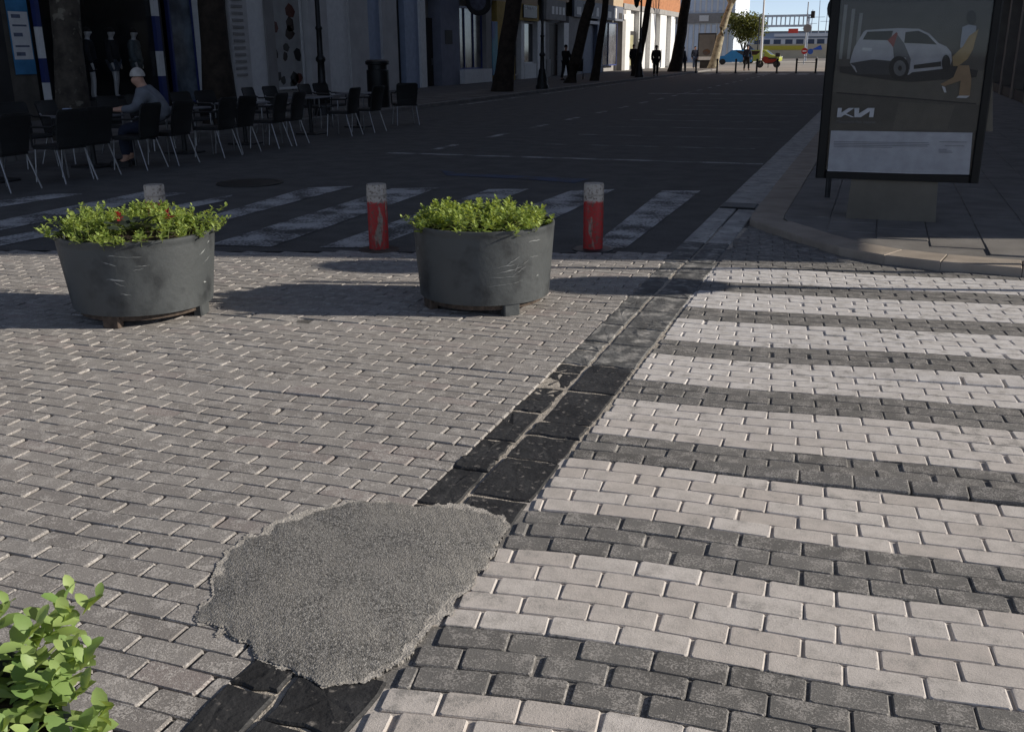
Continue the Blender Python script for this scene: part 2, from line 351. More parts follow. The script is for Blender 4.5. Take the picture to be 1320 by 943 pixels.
# ------------------------------------------------------------ slate strip, concrete gutter
m = MB(); ny_ = 156; xs_ = (-1.5, -1.4, -1.325, -1.25, -1.15, -1.055)
m.v = [(x_, -6 + 15.4 * j_ / ny_, hgt(-1.3, -6 + 15.4 * j_ / ny_) * .6 - .0085) for j_ in range(ny_ + 1) for x_ in xs_]
m.f = [(j_ * 6 + i_, j_ * 6 + i_ + 1, j_ * 6 + i_ + 7, j_ * 6 + i_ + 6) for j_ in range(ny_) for i_ in range(5)]
strip = struct(m.build('slate_gutter', M_mort, fix=False))
def stone(x0, x1, y0, y1, mat, seed, dz=0, b=.006, jit=.010, n=4, name='slate'):
    r = random.Random(seed); P = []
    cs = [(x0, y0), (x1, y0), (x1, y1), (x0, y1)]
    for k in range(4):
        (ax, ay), (bx, by) = cs[k], cs[(k + 1) % 4]
        for i in range(n):
            t = i / n; j = jit if i else jit * .8
            P.append((ax + (bx - ax) * t + r.uniform(-j, j), ay + (by - ay) * t + r.uniform(-j, j)))
    cx, cy = (x0 + x1) / 2, (y0 + y1) / 2; tx, ty = r.gauss(0, .010), r.gauss(0, .008)
    def Z(x, y): return dz + tx * (x - cx) + ty * (y - cy) + hgt(-1.3, y) * .6
    def ins(p, i): return (p[0] + math.copysign(min(i, abs(cx - p[0])), cx - p[0]), p[1] + math.copysign(min(i, abs(cy - p[1])), cy - p[1]))
    m = MB(); m.rings([[(x, y, -.05) for x, y in P], [(x, y, Z(x, y) - b) for x, y in P], [(*ins(p, b), Z(*p)) for p in P]], cap=False)
    o = len(m.v); q = [ins(p, b) for p in P]
    inner = [(cx + (x - cx) * .55, cy + (y - cy) * .55) for x, y in q]
    k = len(m.v) - len(P); m.v += [(x, y, Z(x, y) + r.gauss(0, .0016)) for x, y in inner]; m.v.append((cx, cy, Z(cx, cy)))
    nP = len(P)
    for i in range(nP):
        m.f.append((k + i, k + (i + 1) % nP, o + (i + 1) % nP, o + i)); m.f.append((o + i, o + (i + 1) % nP, o + nP))
    return m.build(name, mat, strip)
XM = -1.325
for col, (xa, xb, y, sd) in enumerate(((-1.48, XM - .011, 1.05, 1), (XM + .011, -1.082, 1.22, 2))):
    r = random.Random(90 + col); k = 0
    while y < 7.6:
        L = r.uniform(.32, .46)
        if not (inpoly((xa + xb) / 2, y + L / 2, PATCH) and pdist((xa + xb) / 2, y + L / 2, PATCH) > .25):
            mt = M_slate if y + L / 2 < 4.9 + r.uniform(-.2, .3) else M_slate2
            if y < 5 and r.random() < .55:            # a cracked stone: two pieces with a ragged crack
                t = r.uniform(.35, .65) * L
                stone(xa, xb, y + .006, y + t - .004, mt, r.randrange(9999), -.002 + r.gauss(0, .003), jit=.009)
                stone(xa, xb, y + t + .004, y + L - .006, mt, r.randrange(9999), -.002 + r.gauss(0, .004), jit=.009)
            else:
                stone(xa, xb, y + .007, y + L - .007, mt, r.randrange(9999), -.001 + r.gauss(0, .002), jit=.006)
        y += L; k += 1
# concrete gutter along the kerb
m = MB(); m.add([(-1.52, 7.55, -.013), (-1.07, 7.55, -.013), (-1.07, 79, -.013), (-1.52, 79, -.013)], [(0, 1, 2, 3)])
gut = struct(m.build('concrete_gutter', M_bedd, fix=False))
y = 7.6; k = 0; r = random.Random(4)
while y < 60:
    L = r.uniform(.85, 1.1) if y > 10.4 else r.uniform(.4, .6)
    for xa, xb in (((-1.5, -1.1),) if y > 10.5 else ((-1.5, -1.31), (-1.295, -1.1))):
        mm = MB(); mm.rbox(xa + .002, xb - .002, y + .004, y + L - .004, -.05, r.gauss(.004, .002), .008)
        mm.build('gutter_slab', M_conc if y > 8.2 else M_slate2, gut)
    y += L
t = thing('drain_grate', 'black iron drain grate set into the concrete gutter by the kerb', 'drain', (-1.3, 10.62, .010))
mm = MB(); mm.box(-.19, .19, -.17, .17, -.004, .004); mm.build('pit', M_black, t)
for i in range(6):
    mm = MB(); mm.box(-.18, .18, -.155 + i * .055, -.125 + i * .055, .003, .014); mm.build('bar', M_steel, t)

# ------------------------------------------------------------ asphalt patch
def patch():
    P = np.array(PATCH); S = .005
    xs = np.arange(P[:, 0].min() - .09, P[:, 0].max() + .09, S); ys = np.arange(P[:, 1].min() - .09, P[:, 1].max() + .09, S)
    X, Y = np.meshgrid(xs, ys, indexing='ij'); X = X + rng.normal(0, .0011, X.shape); Y = Y + rng.normal(0, .0011, X.shape)
    D = np.full(X.shape, 9e9); ins = np.zeros(X.shape, bool)
    for i in range(len(P)):
        ax, ay = P[i]; bx, by = P[(i + 1) % len(P)]; dx, dy = bx - ax, by - ay
        t = np.clip(((X - ax) * dx + (Y - ay) * dy) / (dx * dx + dy * dy), 0, 1); D = np.minimum(D, np.hypot(X - ax - t * dx, Y - ay - t * dy))
        cr = ((ay > Y) != (by > Y)) & (X < dx * (Y - ay) / (dy if abs(dy) > 1e-9 else 1e-9) + ax); ins ^= cr
    sd = np.where(ins, D, -D) + .008 * np.sin(31 * X + 3 * np.sin(17 * Y)) + .006 * np.sin(47 * Y + 2 * X) + .004 * np.sin(97 * X + 71 * Y) + rng.normal(0, .0016, X.shape)
    Z = .004 + .019 * (1 - np.exp(-np.maximum(sd, 0) / .12)) + .0035 * np.sin(9 * X) * np.sin(8 * Y) + rng.normal(0, .00035, X.shape)
    Z = np.where(sd < .005, -.012, Z); nx, ny = X.shape; keep = sd > 0
    vs = [(float(a_), float(b_), float(c_)) for a_, b_, c_ in zip(X.ravel(), Y.ravel(), Z.ravel())]; fs = []
    q = keep[:-1, :-1] & keep[1:, :-1] & keep[1:, 1:] & keep[:-1, 1:]
    for i, j in zip(*np.nonzero(q)):
        a0 = int(i * ny + j); fs.append((a0, a0 + ny, a0 + ny + 1, a0 + 1))
    col = [float(c_) for c_ in sd.ravel()]
    m, nt, p = base('patch_asphalt'); pos = nd(nt, 'ShaderNodeNewGeometry').outputs['Position']
    vor = nd(nt, 'ShaderNodeTexVoronoi', {'Vector': pos, 'Scale': 190}); vr = nd(nt, 'ShaderNodeSeparateColor', {0: vor.outputs['Color']}).outputs[0]
    fine = noise(nt, pos, 260, 3, .7); big = noise(nt, pos, 5, 4)
    c = mixc(nt, vr, (.07, .068, .064), (.34, .328, .31))
    c = mixc(nt, ma(nt, 'MULTIPLY', ramp(nt, big, .42, .66), .55), c, (.30, .285, .262))
    c = mixc(nt, ma(nt, 'MULTIPLY', ramp(nt, fine, .45, .7), .4), c, (.02, .02, .02))
    at = nd(nt, 'ShaderNodeAttribute', attribute_name='edge').outputs['Fac']
    e = ramp(nt, ma(nt, 'ADD', at, ma(nt, 'MULTIPLY', ma(nt, 'SUBTRACT', noise(nt, pos, 18, 3), .5), -.05)), .022, .008)
    c = mixc(nt, ma(nt, 'MULTIPLY', e, .3), c, (.42, .39, .35))
    nt.links.new(c, p.inputs['Base Color']); p.inputs['Roughness'].default_value = .88; p.inputs['Specular IOR Level'].default_value = .3
    h = ma(nt, 'ADD', ma(nt, 'MULTIPLY', vor.outputs['Distance'], -1.2), fine)
    nt.links.new(nd(nt, 'ShaderNodeBump', {'Strength': .6, 'Distance': .0035, 'Height': h}).outputs[0], p.inputs['Normal'])
    me = meshdata(vs, fs, m, 'asphalt_patch')
    a = me.attributes.new('edge', 'FLOAT', 'POINT'); a.data.foreach_set('value', col)
    o = bpy.data.objects.new('asphalt_patch', me); C.objects.link(o); struct(o)
    # cement smeared over the pavers around the repair
    w_ = -.002 + .034 * np.sin(5 * X + 2) * np.sin(6 * Y + 1) + .012 * np.sin(23 * X + 11 * Y) + .006 * np.sin(61 * X - 37 * Y) + .004 * np.sin(120 * X + 90 * Y)
    kk = (sd > -np.maximum(w_, 0)) & (sd < .03); q2 = kk[:-1, :-1] & kk[1:, :-1] & kk[1:, 1:] & kk[:-1, 1:]; fs2 = []
    for i, j in zip(*np.nonzero(q2)):
        a0 = int(i * ny + j); fs2.append((a0, a0 + ny, a0 + ny + 1, a0 + 1))
    hz = np.array([[hgt(float(X[i, j]), float(Y[i, j])) if kk[i, j] else 0 for j in range(ny)] for i in range(nx)])
    Zc = hz + .0035 + rng.normal(0, .0004, X.shape)
    vs2 = [(float(a_), float(b_), float(c_)) for a_, b_, c_ in zip(X.ravel(), Y.ravel(), Zc.ravel())]
    o2 = bpy.data.objects.new('cement_smear', meshdata(vs2, fs2, pm('cement', (.40, .375, .34), .95, .25, 20, .6, 150, world=True), 'cement_smear')); C.objects.link(o2); o2.parent = o
patch()

# ------------------------------------------------------------ painted markings on the road
def paint_mat(name, col, lo=.45, hi=.56, amt=1.0):
    m, nt, p = base(name); pos = nd(nt, 'ShaderNodeNewGeometry').outputs['Position']
    n = ma(nt, 'ADD', ma(nt, 'MULTIPLY', noise(nt, pos, 2.5, 3), .5), ma(nt, 'MULTIPLY', noise(nt, pos, 38, 4, .7), .5))
    c = mixc(nt, ramp(nt, n, hi, lo), (.05, .05, .05), col)
    nt.links.new(c, p.inputs['Base Color']); p.inputs['Roughness'].default_value = .8; return m
M_pw = paint_mat('worn_white_paint', (.45, .45, .45)); M_pw2 = paint_mat('faded_white_paint', (.40, .40, .40), .46, .56); M_pb = paint_mat('faded_blue_paint', (.035, .06, .13), .48, .58)
def sheet(poly, mat, name='road_marking', z=.002):
    m = MB(); m.add([(x, y, z) for x, y in poly], [tuple(range(len(poly)))]); return m.build(name, mat, road, fix=False)
def qpx(*pts): return [tuple(g(*p)[:2]) for p in pts]
for a in ([(760, 319), (806, 320), (903, 246), (853, 246)], [(540, 318), (640, 318), (793, 244), (735, 246)], [(412, 319), (480, 319), (684, 243), (630, 244)],
          [(268, 316), (350, 318), (566, 242), (505, 243)], [(205, 298), (268, 290), (456, 240), (395, 242)],
          [(0, 297), (0, 284), (186, 247), (240, 249)], [(0, 317), (0, 306), (300, 251), (294, 258)], [(0, 267), (0, 258), (70, 250), (108, 250)]):
    sheet(qpx(*a), M_pw, 'zebra_stripe')
sheet([(-7.6, 14.72), (-1.52, 14.78), (-1.52, 14.93), (-7.6, 14.9)], M_pw2)
sheet([(-8.4, 38.2), (-1.52, 38.0), (-1.52, 38.4), (-8.4, 38.6)], M_pw)
for k in range(9): sheet([(-5.6, 17 + k * 2.2), (-1.9, 17.1 + k * 2.2), (-1.9, 17.18 + k * 2.2), (-5.6, 17.1 + k * 2.2)], M_pw2)
for k in range(20): sheet([(-7.15, 15.5 + k * 2.6), (-7.0, 15.5 + k * 2.6), (-7.0, 16.5 + k * 2.6), (-7.15, 16.5 + k * 2.6)], M_pw)
sheet(qpx((568, 219), (590, 223), (760, 231), (740, 236), (690, 232), (575, 226)), M_pb)
for k in range(7): sheet([(-11.6 + k * 1.25, 68.2), (-10.9 + k * 1.25, 68.2), (-10.9 + k * 1.25, 71.5), (-11.6 + k * 1.25, 71.5)], M_pw)
for k in range(5): sheet([(-12.35, 29 + k * 8), (-12.2, 29 + k * 8), (-12.2, 35 + k * 8), (-12.35, 35 + k * 8)], M_pw2)
mh = g(322, 236); m = MB(); m.lathe([(.42, -.01), (.42, .008), (.36, .010), (.34, .006), (.0, .006)], (mh[0], mh[1], 0), 28)
tag(m.build('manhole_cover', M_black), 'round dark manhole cover in the asphalt before the cafe chairs', 'manhole')

# ------------------------------------------------------------ right pavement: kerb stones and slabs
HK = .06
def offs(P, d):
    out = []
    for i, p in enumerate(P):
        a = P[max(i - 1, 0)]; b = P[min(i + 1, len(P) - 1)]; tx, ty = b[0] - a[0], b[1] - a[1]; l = math.hypot(tx, ty)
        out.append((p[0] - ty / l * d, p[1] + tx / l * d))
    return out
KP = [(-1.09, 79 - i * 1.0) for i in range(69)] + KERB + [(x, 7.75) for x in (6.4, 7.6, 9, 12, 16, 22, 30)]
KI = offs(KP, .32)
core = KI[:]
m = MB(); m.add([(x, y, HK - .009) for x, y in core] + [(30, 79, HK - .009)], [tuple(range(len(core) + 1))])
walk_r = struct(m.build('right_pavement', M_slab, fix=False))
r = random.Random(11)
for i in range(len(KP) - 1):
    a0, a1, b1, b0 = KP[i], KP[i + 1], KI[i + 1], KI[i]
    cx, cy = (a0[0] + a1[0] + b0[0] + b1[0]) / 4, (a0[1] + a1[1] + b0[1] + b1[1]) / 4
    def sh(p, s): return (cx + (p[0] - cx) * s, cy + (p[1] - cy) * s)
    dz = r.gauss(0, .002); q = [sh(p, .994) for p in (a0, a1, b1, b0)]
    low = .5 + .5 * min(1, max(0, (i - 66) / 6)) if i < 74 else 1
    top = HK * (1 if i < 67 else .8 if i < 71 else 1) + dz
    mm = MB(); mm.rings([[(*p, -.08) for p in q], [(*p, top - .012) for p in q], [(*sh(p, .97), top) for p in q]])
    mm.build('kerb_stone', M_kerb, walk_r)
n = 0; SL = .5
for j in range(0, 30):
    for i in range(0, 11):
        x0 = -.76 + i * .42; y0 = 8.1 + j * SL + (.0 if i % 2 else .25)
        cs = [(x0, y0), (x0 + .42, y0), (x0 + .42, y0 + SL), (x0, y0 + SL)]
        if x0 + .42 > XF_R or any(not inpoly(cx_, cy_, core + [(30, 79)]) for cx_, cy_ in cs) or n >= 290: continue
        dz = r.gauss(0, .002); mm = MB(); mm.rbox(x0 + .004, x0 + .416, y0 + .004, y0 + SL - .004, HK - .04, HK + dz, .006); mm.build('slab', M_slab, walk_r); n += 1
m = MB(); m.add([(-.76, 22.2, HK - .002), (XF_R, 22.2, HK - .002), (XF_R, 79, HK - .002), (-.76, 79, HK - .002)], [(0, 1, 2, 3)]); m.build('distant_slabs', M_slab, walk_r, fix=False)['kind'] = 'stuff'

# left pavement
m = MB(); m.box(-30, XK_L - .2, 5, 85, -.08, .10); walk_l = struct(m.build('left_pavement', pm('left_paving', (.11, .10, .092), .9, .2, 2, .3, 60, world=True)))
for i in range(56):
    mm = MB(); mm.rbox(XK_L - .2, XK_L, 8 + i * 1.35 + .005, 8 + (i + 1) * 1.35 - .005, -.08, .104, .015); mm.build('kerb_stone', pm('left_kerb', (.2, .19, .18), .9, .15, 3, .2, 60, world=True), walk_l)
r = random.Random(21)
M_tile = pm('left_tile', (.13, .12, .11), .9, .3, 1.2, .3, 60, world=True)
tme = MB(); tme.rbox(-.29, .29, -.29, .29, -.02, .012, .006); tile0 = tme.build('paving_tile', M_tile, walk_l); tile0.location = (-13.25, 10, .10)
for i in range(4):
    for j in range(48):
        if i == 0 and j == 0: continue
        o = tile0.copy(); C.objects.link(o); o.location = (-13.25 - i * .6, 10 + j * .6, .10 + r.gauss(0, .0015))

# ------------------------------------------------------------ leaves and bedding plants
def leaf_geo(L=1.0, W=.56, curl=.25):
    st = [(0, .12), (.3, .8), (.62, 1.0), (.88, .6)]
    vs = []; fs = []
    for t, ww in st:
        z = curl * L * (t - .3) * t * -1 + .06 * L
        vs += [(t * L, -ww * W / 2, z + .10 * W * ww), (t * L, 0, z), (t * L, ww * W / 2, z + .10 * W * ww)]
    vs.append((L, 0, curl * L * -.75 + .06 * L))
    for k in range(3):
        a = 3 * k; fs += [(a, a + 1, a + 4, a + 3), (a + 1, a + 2, a + 5, a + 4)]
    fs += [(9, 10, 12), (10, 11, 12)]
    return np.array(vs), fs
def leaf_mat(name, a, b):
    m, nt, p = base(name); r = nd(nt, 'ShaderNodeNewGeometry').outputs['Random Per Island']; r2 = nd(nt, 'ShaderNodeObjectInfo').outputs['Random']
    f = ma(nt, 'FRACT', ma(nt, 'ADD', r, r2)); nt.links.new(mixc(nt, f, a, b), p.inputs['Base Color'])
    p.inputs['Roughness'].default_value = .5; p.inputs['Specular IOR Level'].default_value = .4
    tr = nd(nt, 'ShaderNodeBsdfTranslucent', {0: (b[0] * 1.6, b[1] * 1.5, b[2] * .8, 1)}); mx = nd(nt, 'ShaderNodeMixShader', {0: .3})
    nt.links.new(p.outputs[0], mx.inputs[1]); nt.links.new(tr.outputs[0], mx.inputs[2]); nt.links.new(mx.outputs[0], nt.nodes['Material Output'].inputs[0]); return m
M_leaf = leaf_mat('succulent_leaf', (.13, .20, .04), (.34, .42, .12)); M_leafn = leaf_mat('near_leaf', (.15, .26, .075), (.34, .44, .15))
M_leafd = leaf_mat('dark_leaf', (.018, .026, .02), (.055, .075, .05)); M_red = leaf_mat('red_flower', (.16, .012, .014), (.28, .03, .025)); M_stem = pm('plant_stem', (.13, .16, .05), .7, .2, 20)
M_olive = leaf_mat('tree_leaf', (.06, .075, .02), (.14, .15, .045)); M_yel = leaf_mat('autumn_leaf', (.14, .10, .03), (.25, .17, .05))
def rotm(az, el, roll):
    return np.array(Matrix.Rotation(az, 3, 'Z') @ Matrix.Rotation(-el, 3, 'Y') @ Matrix.Rotation(roll, 3, 'X'))
def sprig_leaves(cx, cy, cz, n, size, lean, r):
    """rosette of oval leaves at the tip of a shoot -> list of (matrix3, pos, scale)"""
    out = []; a0 = r.uniform(0, 6.28)
    for i in range(n):
        az = a0 + i * 2.4; el = r.uniform(.05, .5) + .9 * i / n; s = size * r.uniform(.75, 1.2) * (1.1 - .5 * i / n)
        out.append((rotm(az, el, r.uniform(-.4, .4)), (cx + lean[0] * .02 * i, cy + lean[1] * .02 * i, cz + .006 * i), s))
    return out
LG, LF_ = leaf_geo()
def leaf_mesh(name, leaves, mat, parent, kind='stuff'):
    V = []; Fc = []
    for Rm, p, s in leaves:
        o = len(V); V += [tuple(x) for x in (LG * s) @ Rm.T + np.array(p)]; Fc += [tuple(i + o for i in f) for f in LF_]
    ob = bpy.data.objects.new(name, meshdata(V, Fc, mat, name, True)); C.objects.link(ob); ob.parent = parent
    if kind: ob['kind'] = kind
    return ob
M_drum = pm('grey_planter_paint', (.062, .068, .07), .5, .12, 3, .25, 30, spec=.45, spots=((.03, .033, .035), 5, .52, .7))
M_scr = pm('scratched_metal', (.24, .25, .25), .6, .2, 20)
M_rust = pm('rusty_iron', (.075, .055, .042), .9, .4, 20, .4, 40)
def planter(cx, cy, rt, rb, h, label, scr, rz, seed, fa=0.0):
    t = thing('round_planter', label, 'planter', (cx, cy, 0), rz, 'round grey street planters')
    z0 = .072; seg = 56
    def R(a, r): return (r * math.cos(a), r * math.sin(a) * .97)
    m = MB(); rs = []
    for r_, z in ((rb * .93, z0), (rb, z0 + .004), (rt - .003, h - .05), (rt - .003, h - .03), (rt, h - .025), (rt, h), (rt - .012, h + .003), (rt - .014, h - .09)):
        rs.append([(*R(2 * PI * i / seg, r_ * (1 + .004 * math.sin(3 * i * 2 * PI / seg + seed))), z + (.05 * (.0) if 0 else 0)) for i in range(seg)])
    m.rings(rs, cap=False); m.f.append(tuple(range(seg))[::-1]); m.build('body', M_drum, t, smooth=True)
    m = MB(); m.lathe([(rt * .9, h - .08), (rt * .9, h - .05), (rt * .5, h - .03), (.001, h - .02)], (0, 0, 0), 32); m.build('soil', M_soil, t)
    for k in range(4):
        a = fa + k * PI / 2; mm = MB(); mm.rbox(-.03, .03, -.055, .055, 0, z0 + .02, .008); fo = mm.build('foot', M_drum if (k + seed) % 2 else M_rust, t); fo.location = (*R(a, rb * .90), 0); fo.rotation_euler = (0, 0, a)
    mm = MB(); mm.lathe([(rb * .9, .04), (rb * .9, z0 + .002)], seg=40); mm.build('base_plate', M_rust, t)
    r = random.Random(seed)
    for a, z, ln, th, sl in scr:                      # scratches: thin raised slivers of bare metal
        n_ = 7; top = []; bot = []
        for i in range(n_):
            f = i / (n_ - 1); aa = a + (f - .5) * ln / rb; zz = z + (f - .5) * sl + r.uniform(-.003, .003); hw_ = .6 * th * math.sin(PI * (f * .9 + .05)) * r.uniform(.2, 1)
            rr = rb + (rt - rb) * (zz - z0) / (h - z0) + .0035
            top.append((*R(aa, rr), zz + hw_)); bot.append((*R(aa, rr), zz - hw_))
        mm = MB(); mm.v = bot + top; mm.f = [(i, i + 1, i + 1 + n_, i + n_) for i in range(n_ - 1)]; mm.build('scratch', M_scr, t, fix=False)
    return t
def dcam(cx, cy): return math.atan2(-cy, -cx)          # direction from a planter towards the camera
aR = dcam(-2.36, 5.9); aL = dcam(-4.36, 4.98)
scrR = [(aR + .35, .30, .16, .007, .03), (aR + .5, .29, .10, .004, .06), (aR + .28, .26, .2, .004, -.01), (aR + .75, .47, .1, .006, .0), (aR + .75, .37, .08, .003, .0), (aR + .4, .36, .09, .005, .05), (aR + .85, .24, .02, .012, .0), (aR + .2, .21, .14, .003, .01), (aR + .3, .33, .16, .003, .02), (aR + .45, .22, .1, .003, .02), (aR - 1.2, .4, .02, .03, .0), (aR - 1.25, .2, .02, .02, .0), (aR + .46, .315, .035, .004, .07), (aR + .6, .34, .05, .003, .03)]
scrL = [(aL - .35, .46, .05, .008, .0), (aL - .15, .45, .15, .004, -.01), (aL - .4, .41, .08, .006, -.03), (aL - .35, .31, .1, .012, -.01), (aL - .3, .28, .06, .006, -.03), (aL + .0, .39, .08, .004, .0), (aL - .25, .22, .06, .006, -.01), (aL + .9, .42, .06, .008, .03), (aL + 1.0, .36, .09, .004, .04), (aL + .95, .22, .03, .014, .0), (aL + 1.05, .47, .03, .01, .02), (aL - .05, .37, .06, .003, .01)]
PLR = planter(-2.36, 5.92, .465, .43, .545, 'round grey planter of low succulents between the two whole red bollards', scrR, 0, 1, aR + .42)
PLL = planter(-4.36, 4.98, .485, .435, .535, 'round grey planter with a dark-leaved plant among bright succulents', scrL, 0, 2, aL - .55)
PLN = planter(-1.49, .715, .465, .43, .545, 'round grey planter of tall broad-leaved succulents beside the asphalt patch', [], 0, 3)
def bed(cx, cy, rad, z, n, size, label, seed, hmin=.03, hmax=.10, over=.06, per=9, hole=None):
    r = random.Random(seed); t = thing('bedding_plants', label, 'plants', (cx, cy, z))
    L = []; m = MB()
    for k in range(n):
        a = r.uniform(0, 2 * PI); q = math.sqrt(r.random()); x, y = q * rad * math.cos(a), q * rad * math.sin(a)
        if hole and math.hypot(x - hole[0], y - hole[1]) < hole[2]: continue
        hh = r.uniform(hmin, hmax) * (1 + .5 * math.sin(3.1 * x * 4 + seed) * math.cos(2.7 * y * 4))
        lx, ly = r.gauss(0, .02), r.gauss(0, .02)
        if q > .9: lx += math.cos(a) * over * r.random(); ly += math.sin(a) * over * r.random(); hh *= r.uniform(.3, 1)
        m.tube([(x, y, -.05), (x + lx * .5, y + ly * .5, hh * .5), (x + lx, y + ly, hh)], .0025, 4)
        L += sprig_leaves(x + lx, y + ly, hh, per, size, (lx * 5, ly * 5), r)
        if r.random() < .6: L += sprig_leaves(x + lx * .5, y + ly * .5, hh * .5, per // 2, size * 1.1, (0, 0), r)
    leaf_mesh('foliage', L, M_leaf, t); m.build('stems', M_stem, t, fix=False)['kind'] = 'stuff'
    return t
bed(-2.36, 5.92, .415, .50, 250, .042, 'bright green succulents sprouting in the planter between the red bollards', 5, .03, .085, .05)
bed(-4.36, 4.98, .445, .495, 330, .040, 'bright green succulents spilling over the planter with the dark-leaved plant', 6, .035, .10, .11, hole=(.16, -.19, .15))
for dx, dy, ns in ((.0, .30, 7), (-.2, .2, 5)):      # taller shoots
    pass
# dark ornamental plant in the left planter
t = thing('ornamental_plant', 'dark-leaved ornamental plant with small red flowers among the green succulents', 'plant', (-4.20, 4.79, .535))
r = random.Random(9); L = []
for k in range(16):
    a = k * 2.4; q = .02 + .006 * k; L.append((rotm(a, r.uniform(.2, .8), r.uniform(-.3, .3)), (q * math.cos(a), q * math.sin(a), .03 + r.uniform(0, .05)), r.uniform(.085, .125)))
leaf_mesh('leaves', L, M_leafd, t)
for bx, by, bz in ((-.10, -.02, .09), (-.06, -.05, .095), (.16, .12, .09)):
    leaf_mesh('flower', sprig_leaves(bx, by, bz, 9, .038, (0, 0), r), M_red, t, 'stuff')
# near planter: every leaf is big enough to pick apart
t = thing('leafy_plant', 'tall broad-leaved light green succulent cut off at the pavement edge by the patch', 'plant', (-1.49, .715, .49))
r = random.Random(31); leaves = []; m = MB()
for k in range(95):
    a = r.uniform(-.9, 2.3); q = .08 + .38 * math.sqrt(r.random()); x, y = q * math.cos(a), q * math.sin(a); hh = r.uniform(.0, .065) * (1.1 - .3 * (q / .5) ** 2)
    lx, ly = math.cos(a) * .09 * r.random(), math.sin(a) * .09 * r.random()
    m.tube([(x, y, -.03), (x + lx * .4, y + ly * .4, hh * .6), (x + lx, y + ly, hh)], [.005, .004, .003], 5)
    leaves += sprig_leaves(x + lx, y + ly, hh, 8, .058, (lx * 8, ly * 8), r)
m.build('stems', M_stem, t, fix=False)['kind'] = 'stuff'
lme = meshdata([tuple(v) for v in LG], LF_, M_leafn, 'leaf', True)
r.shuffle(leaves)
for Rm, p, s in leaves[:296]:
    mw = Matrix([[*(Rm[i] * s), p[i]] for i in range(3)] + [[0, 0, 0, 1]]); inst('leaf', lme, t, mw)
leaf_mesh('small_leaves', leaves[296:], M_leafn, t)

# ------------------------------------------------------------ bollards at the seam
def bollard_mat(seed):
    m, nt, p = base('bollard_paint'); tc = nd(nt, 'ShaderNodeTexCoord').outputs['Object']; s = nd(nt, 'ShaderNodeSeparateXYZ', {0: tc})
    off = nd(nt, 'ShaderNodeVectorMath', {0: tc, 1: (seed * 3.1, seed, 0)}, operation='ADD').outputs[0]
    n = noise(nt, nd(nt, 'ShaderNodeVectorMath', {0: off, 1: (1, 1, .22)}, operation='MULTIPLY').outputs[0], 9, 4, .6); nf = noise(nt, off, 40, 4, .6)
    body = mixc(nt, ramp(nt, n, .40, .45), (.24, .20, .16), (.36, .016, .014))
    z = ma(nt, 'ADD', s.outputs[2], ma(nt, 'MULTIPLY', ma(nt, 'SUBTRACT', nf, .5), .07))
    c = mixc(nt, ramp(nt, z, .40, .415), body, (.42, .38, .33))
    c = mixc(nt, ma(nt, 'MULTIPLY', ramp(nt, nf, .52, .62), .75), c, (.09, .06, .045))
    nt.links.new(c, p.inputs['Base Color']); p.inputs['Roughness'].default_value = .6
    nt.links.new(nd(nt, 'ShaderNodeBump', {'Strength': .4, 'Distance': .004, 'Height': nf}).outputs[0], p.inputs['Normal']); return m
for i, (x, y, lab) in enumerate(((-3.88, 7.33, 'stubby worn bollard, half bare and half red, left of the scratched planter'), (-2.16, 7.90, 'stubby bollard painted deep red with grimy white top, dark collar at foot'), (-5.66, 6.74, 'stubby bollard with bare whitish top rising behind the dark-leaved plant'))):
    t = thing('bollard', lab, 'bollard', (x, y, 0), 0, 'stubby red and white bollards')
    m = MB(); m.lathe([(.083, -.02), (.083, .54), (.078, .552), (.0005, .556)], seg=28); m.build('post', bollard_mat(i * 1.7 + .4), t, smooth=True)
    m = MB(); m.lathe([(.0851, .455), (.0851, .47)], seg=28); m.build('band', pm('bollard_band', (.33, .3, .26), .7, .3, 20), t, smooth=True)
    m = MB(); m.lathe([(.17, -.004), (.17, .006), (.15, .010), (.085, .012)], seg=28); m.build('collar', M_steel if i == 1 else M_rust, t)

# ------------------------------------------------------------ advertising panel
def flat(name, poly, mat, parent, Y, y_is_px=True):
    """flat printed shape on a poster that hangs in the plane y = Y (parent-local coordinates)"""
    m = MB(); m.add([(x, 0, z) for x, z in poly], [tuple(range(len(poly)))]); o = m.build(name, mat, parent, fix=False); o.location = (0, Y, 0); return o
PX, PY = .19, 9.9                     # panel centre
YP = PY - .075
ad = thing('advertising_panel', 'tall black-framed advertising panel with a car poster on a concrete foot', 'advertising panel', (PX, PY, HK))
ZB, ZT, X0, X1 = .37, 2.40, -.70, .715
m = MB()
for x0, x1, z0, z1 in ((X0, X0 + .085, ZB, ZT), (X1 - .075, X1, ZB, ZT), (X0 + .085, X1 - .075, ZB, ZB + .075), (X0 + .085, X1 - .075, ZT - .09, ZT)):
    m.rbox(x0, x1, -.10, .10, z0, z1, .012)
m.build('frame', pm('panel_black', (.006, .006, .006), .45, .2, 6, .05, 40, spec=.25), ad)
m = MB(); m.box(X0 + .085, X1 - .075, -.055, .06, ZB + .075, ZT - .09); m.build('backing', M_black, ad)
m = MB(); a, b = -.39, .40; m.rings([[(a, -.08, 0), (b, -.08, 0), (b, .12, 0), (a, .12, 0)], [(a + .015, -.075, ZB - .002), (b - .02, -.075, ZB - .002), (b - .02, .11, ZB - .002), (a + .015, .11, ZB - .002)]])
m.build('foot', pm('foot_concrete', (.145, .13, .105), .85, .12, 3, .2, 60), ad)
Yl = YP - PY                          # local y of the print
def pz(px, py): p = gy(px, py, YP); return (p[0] - PX, p[2] - HK)
def z8(*pts): return [pz(1040 + x / 4.714, y / 4.714) for x, y in pts]
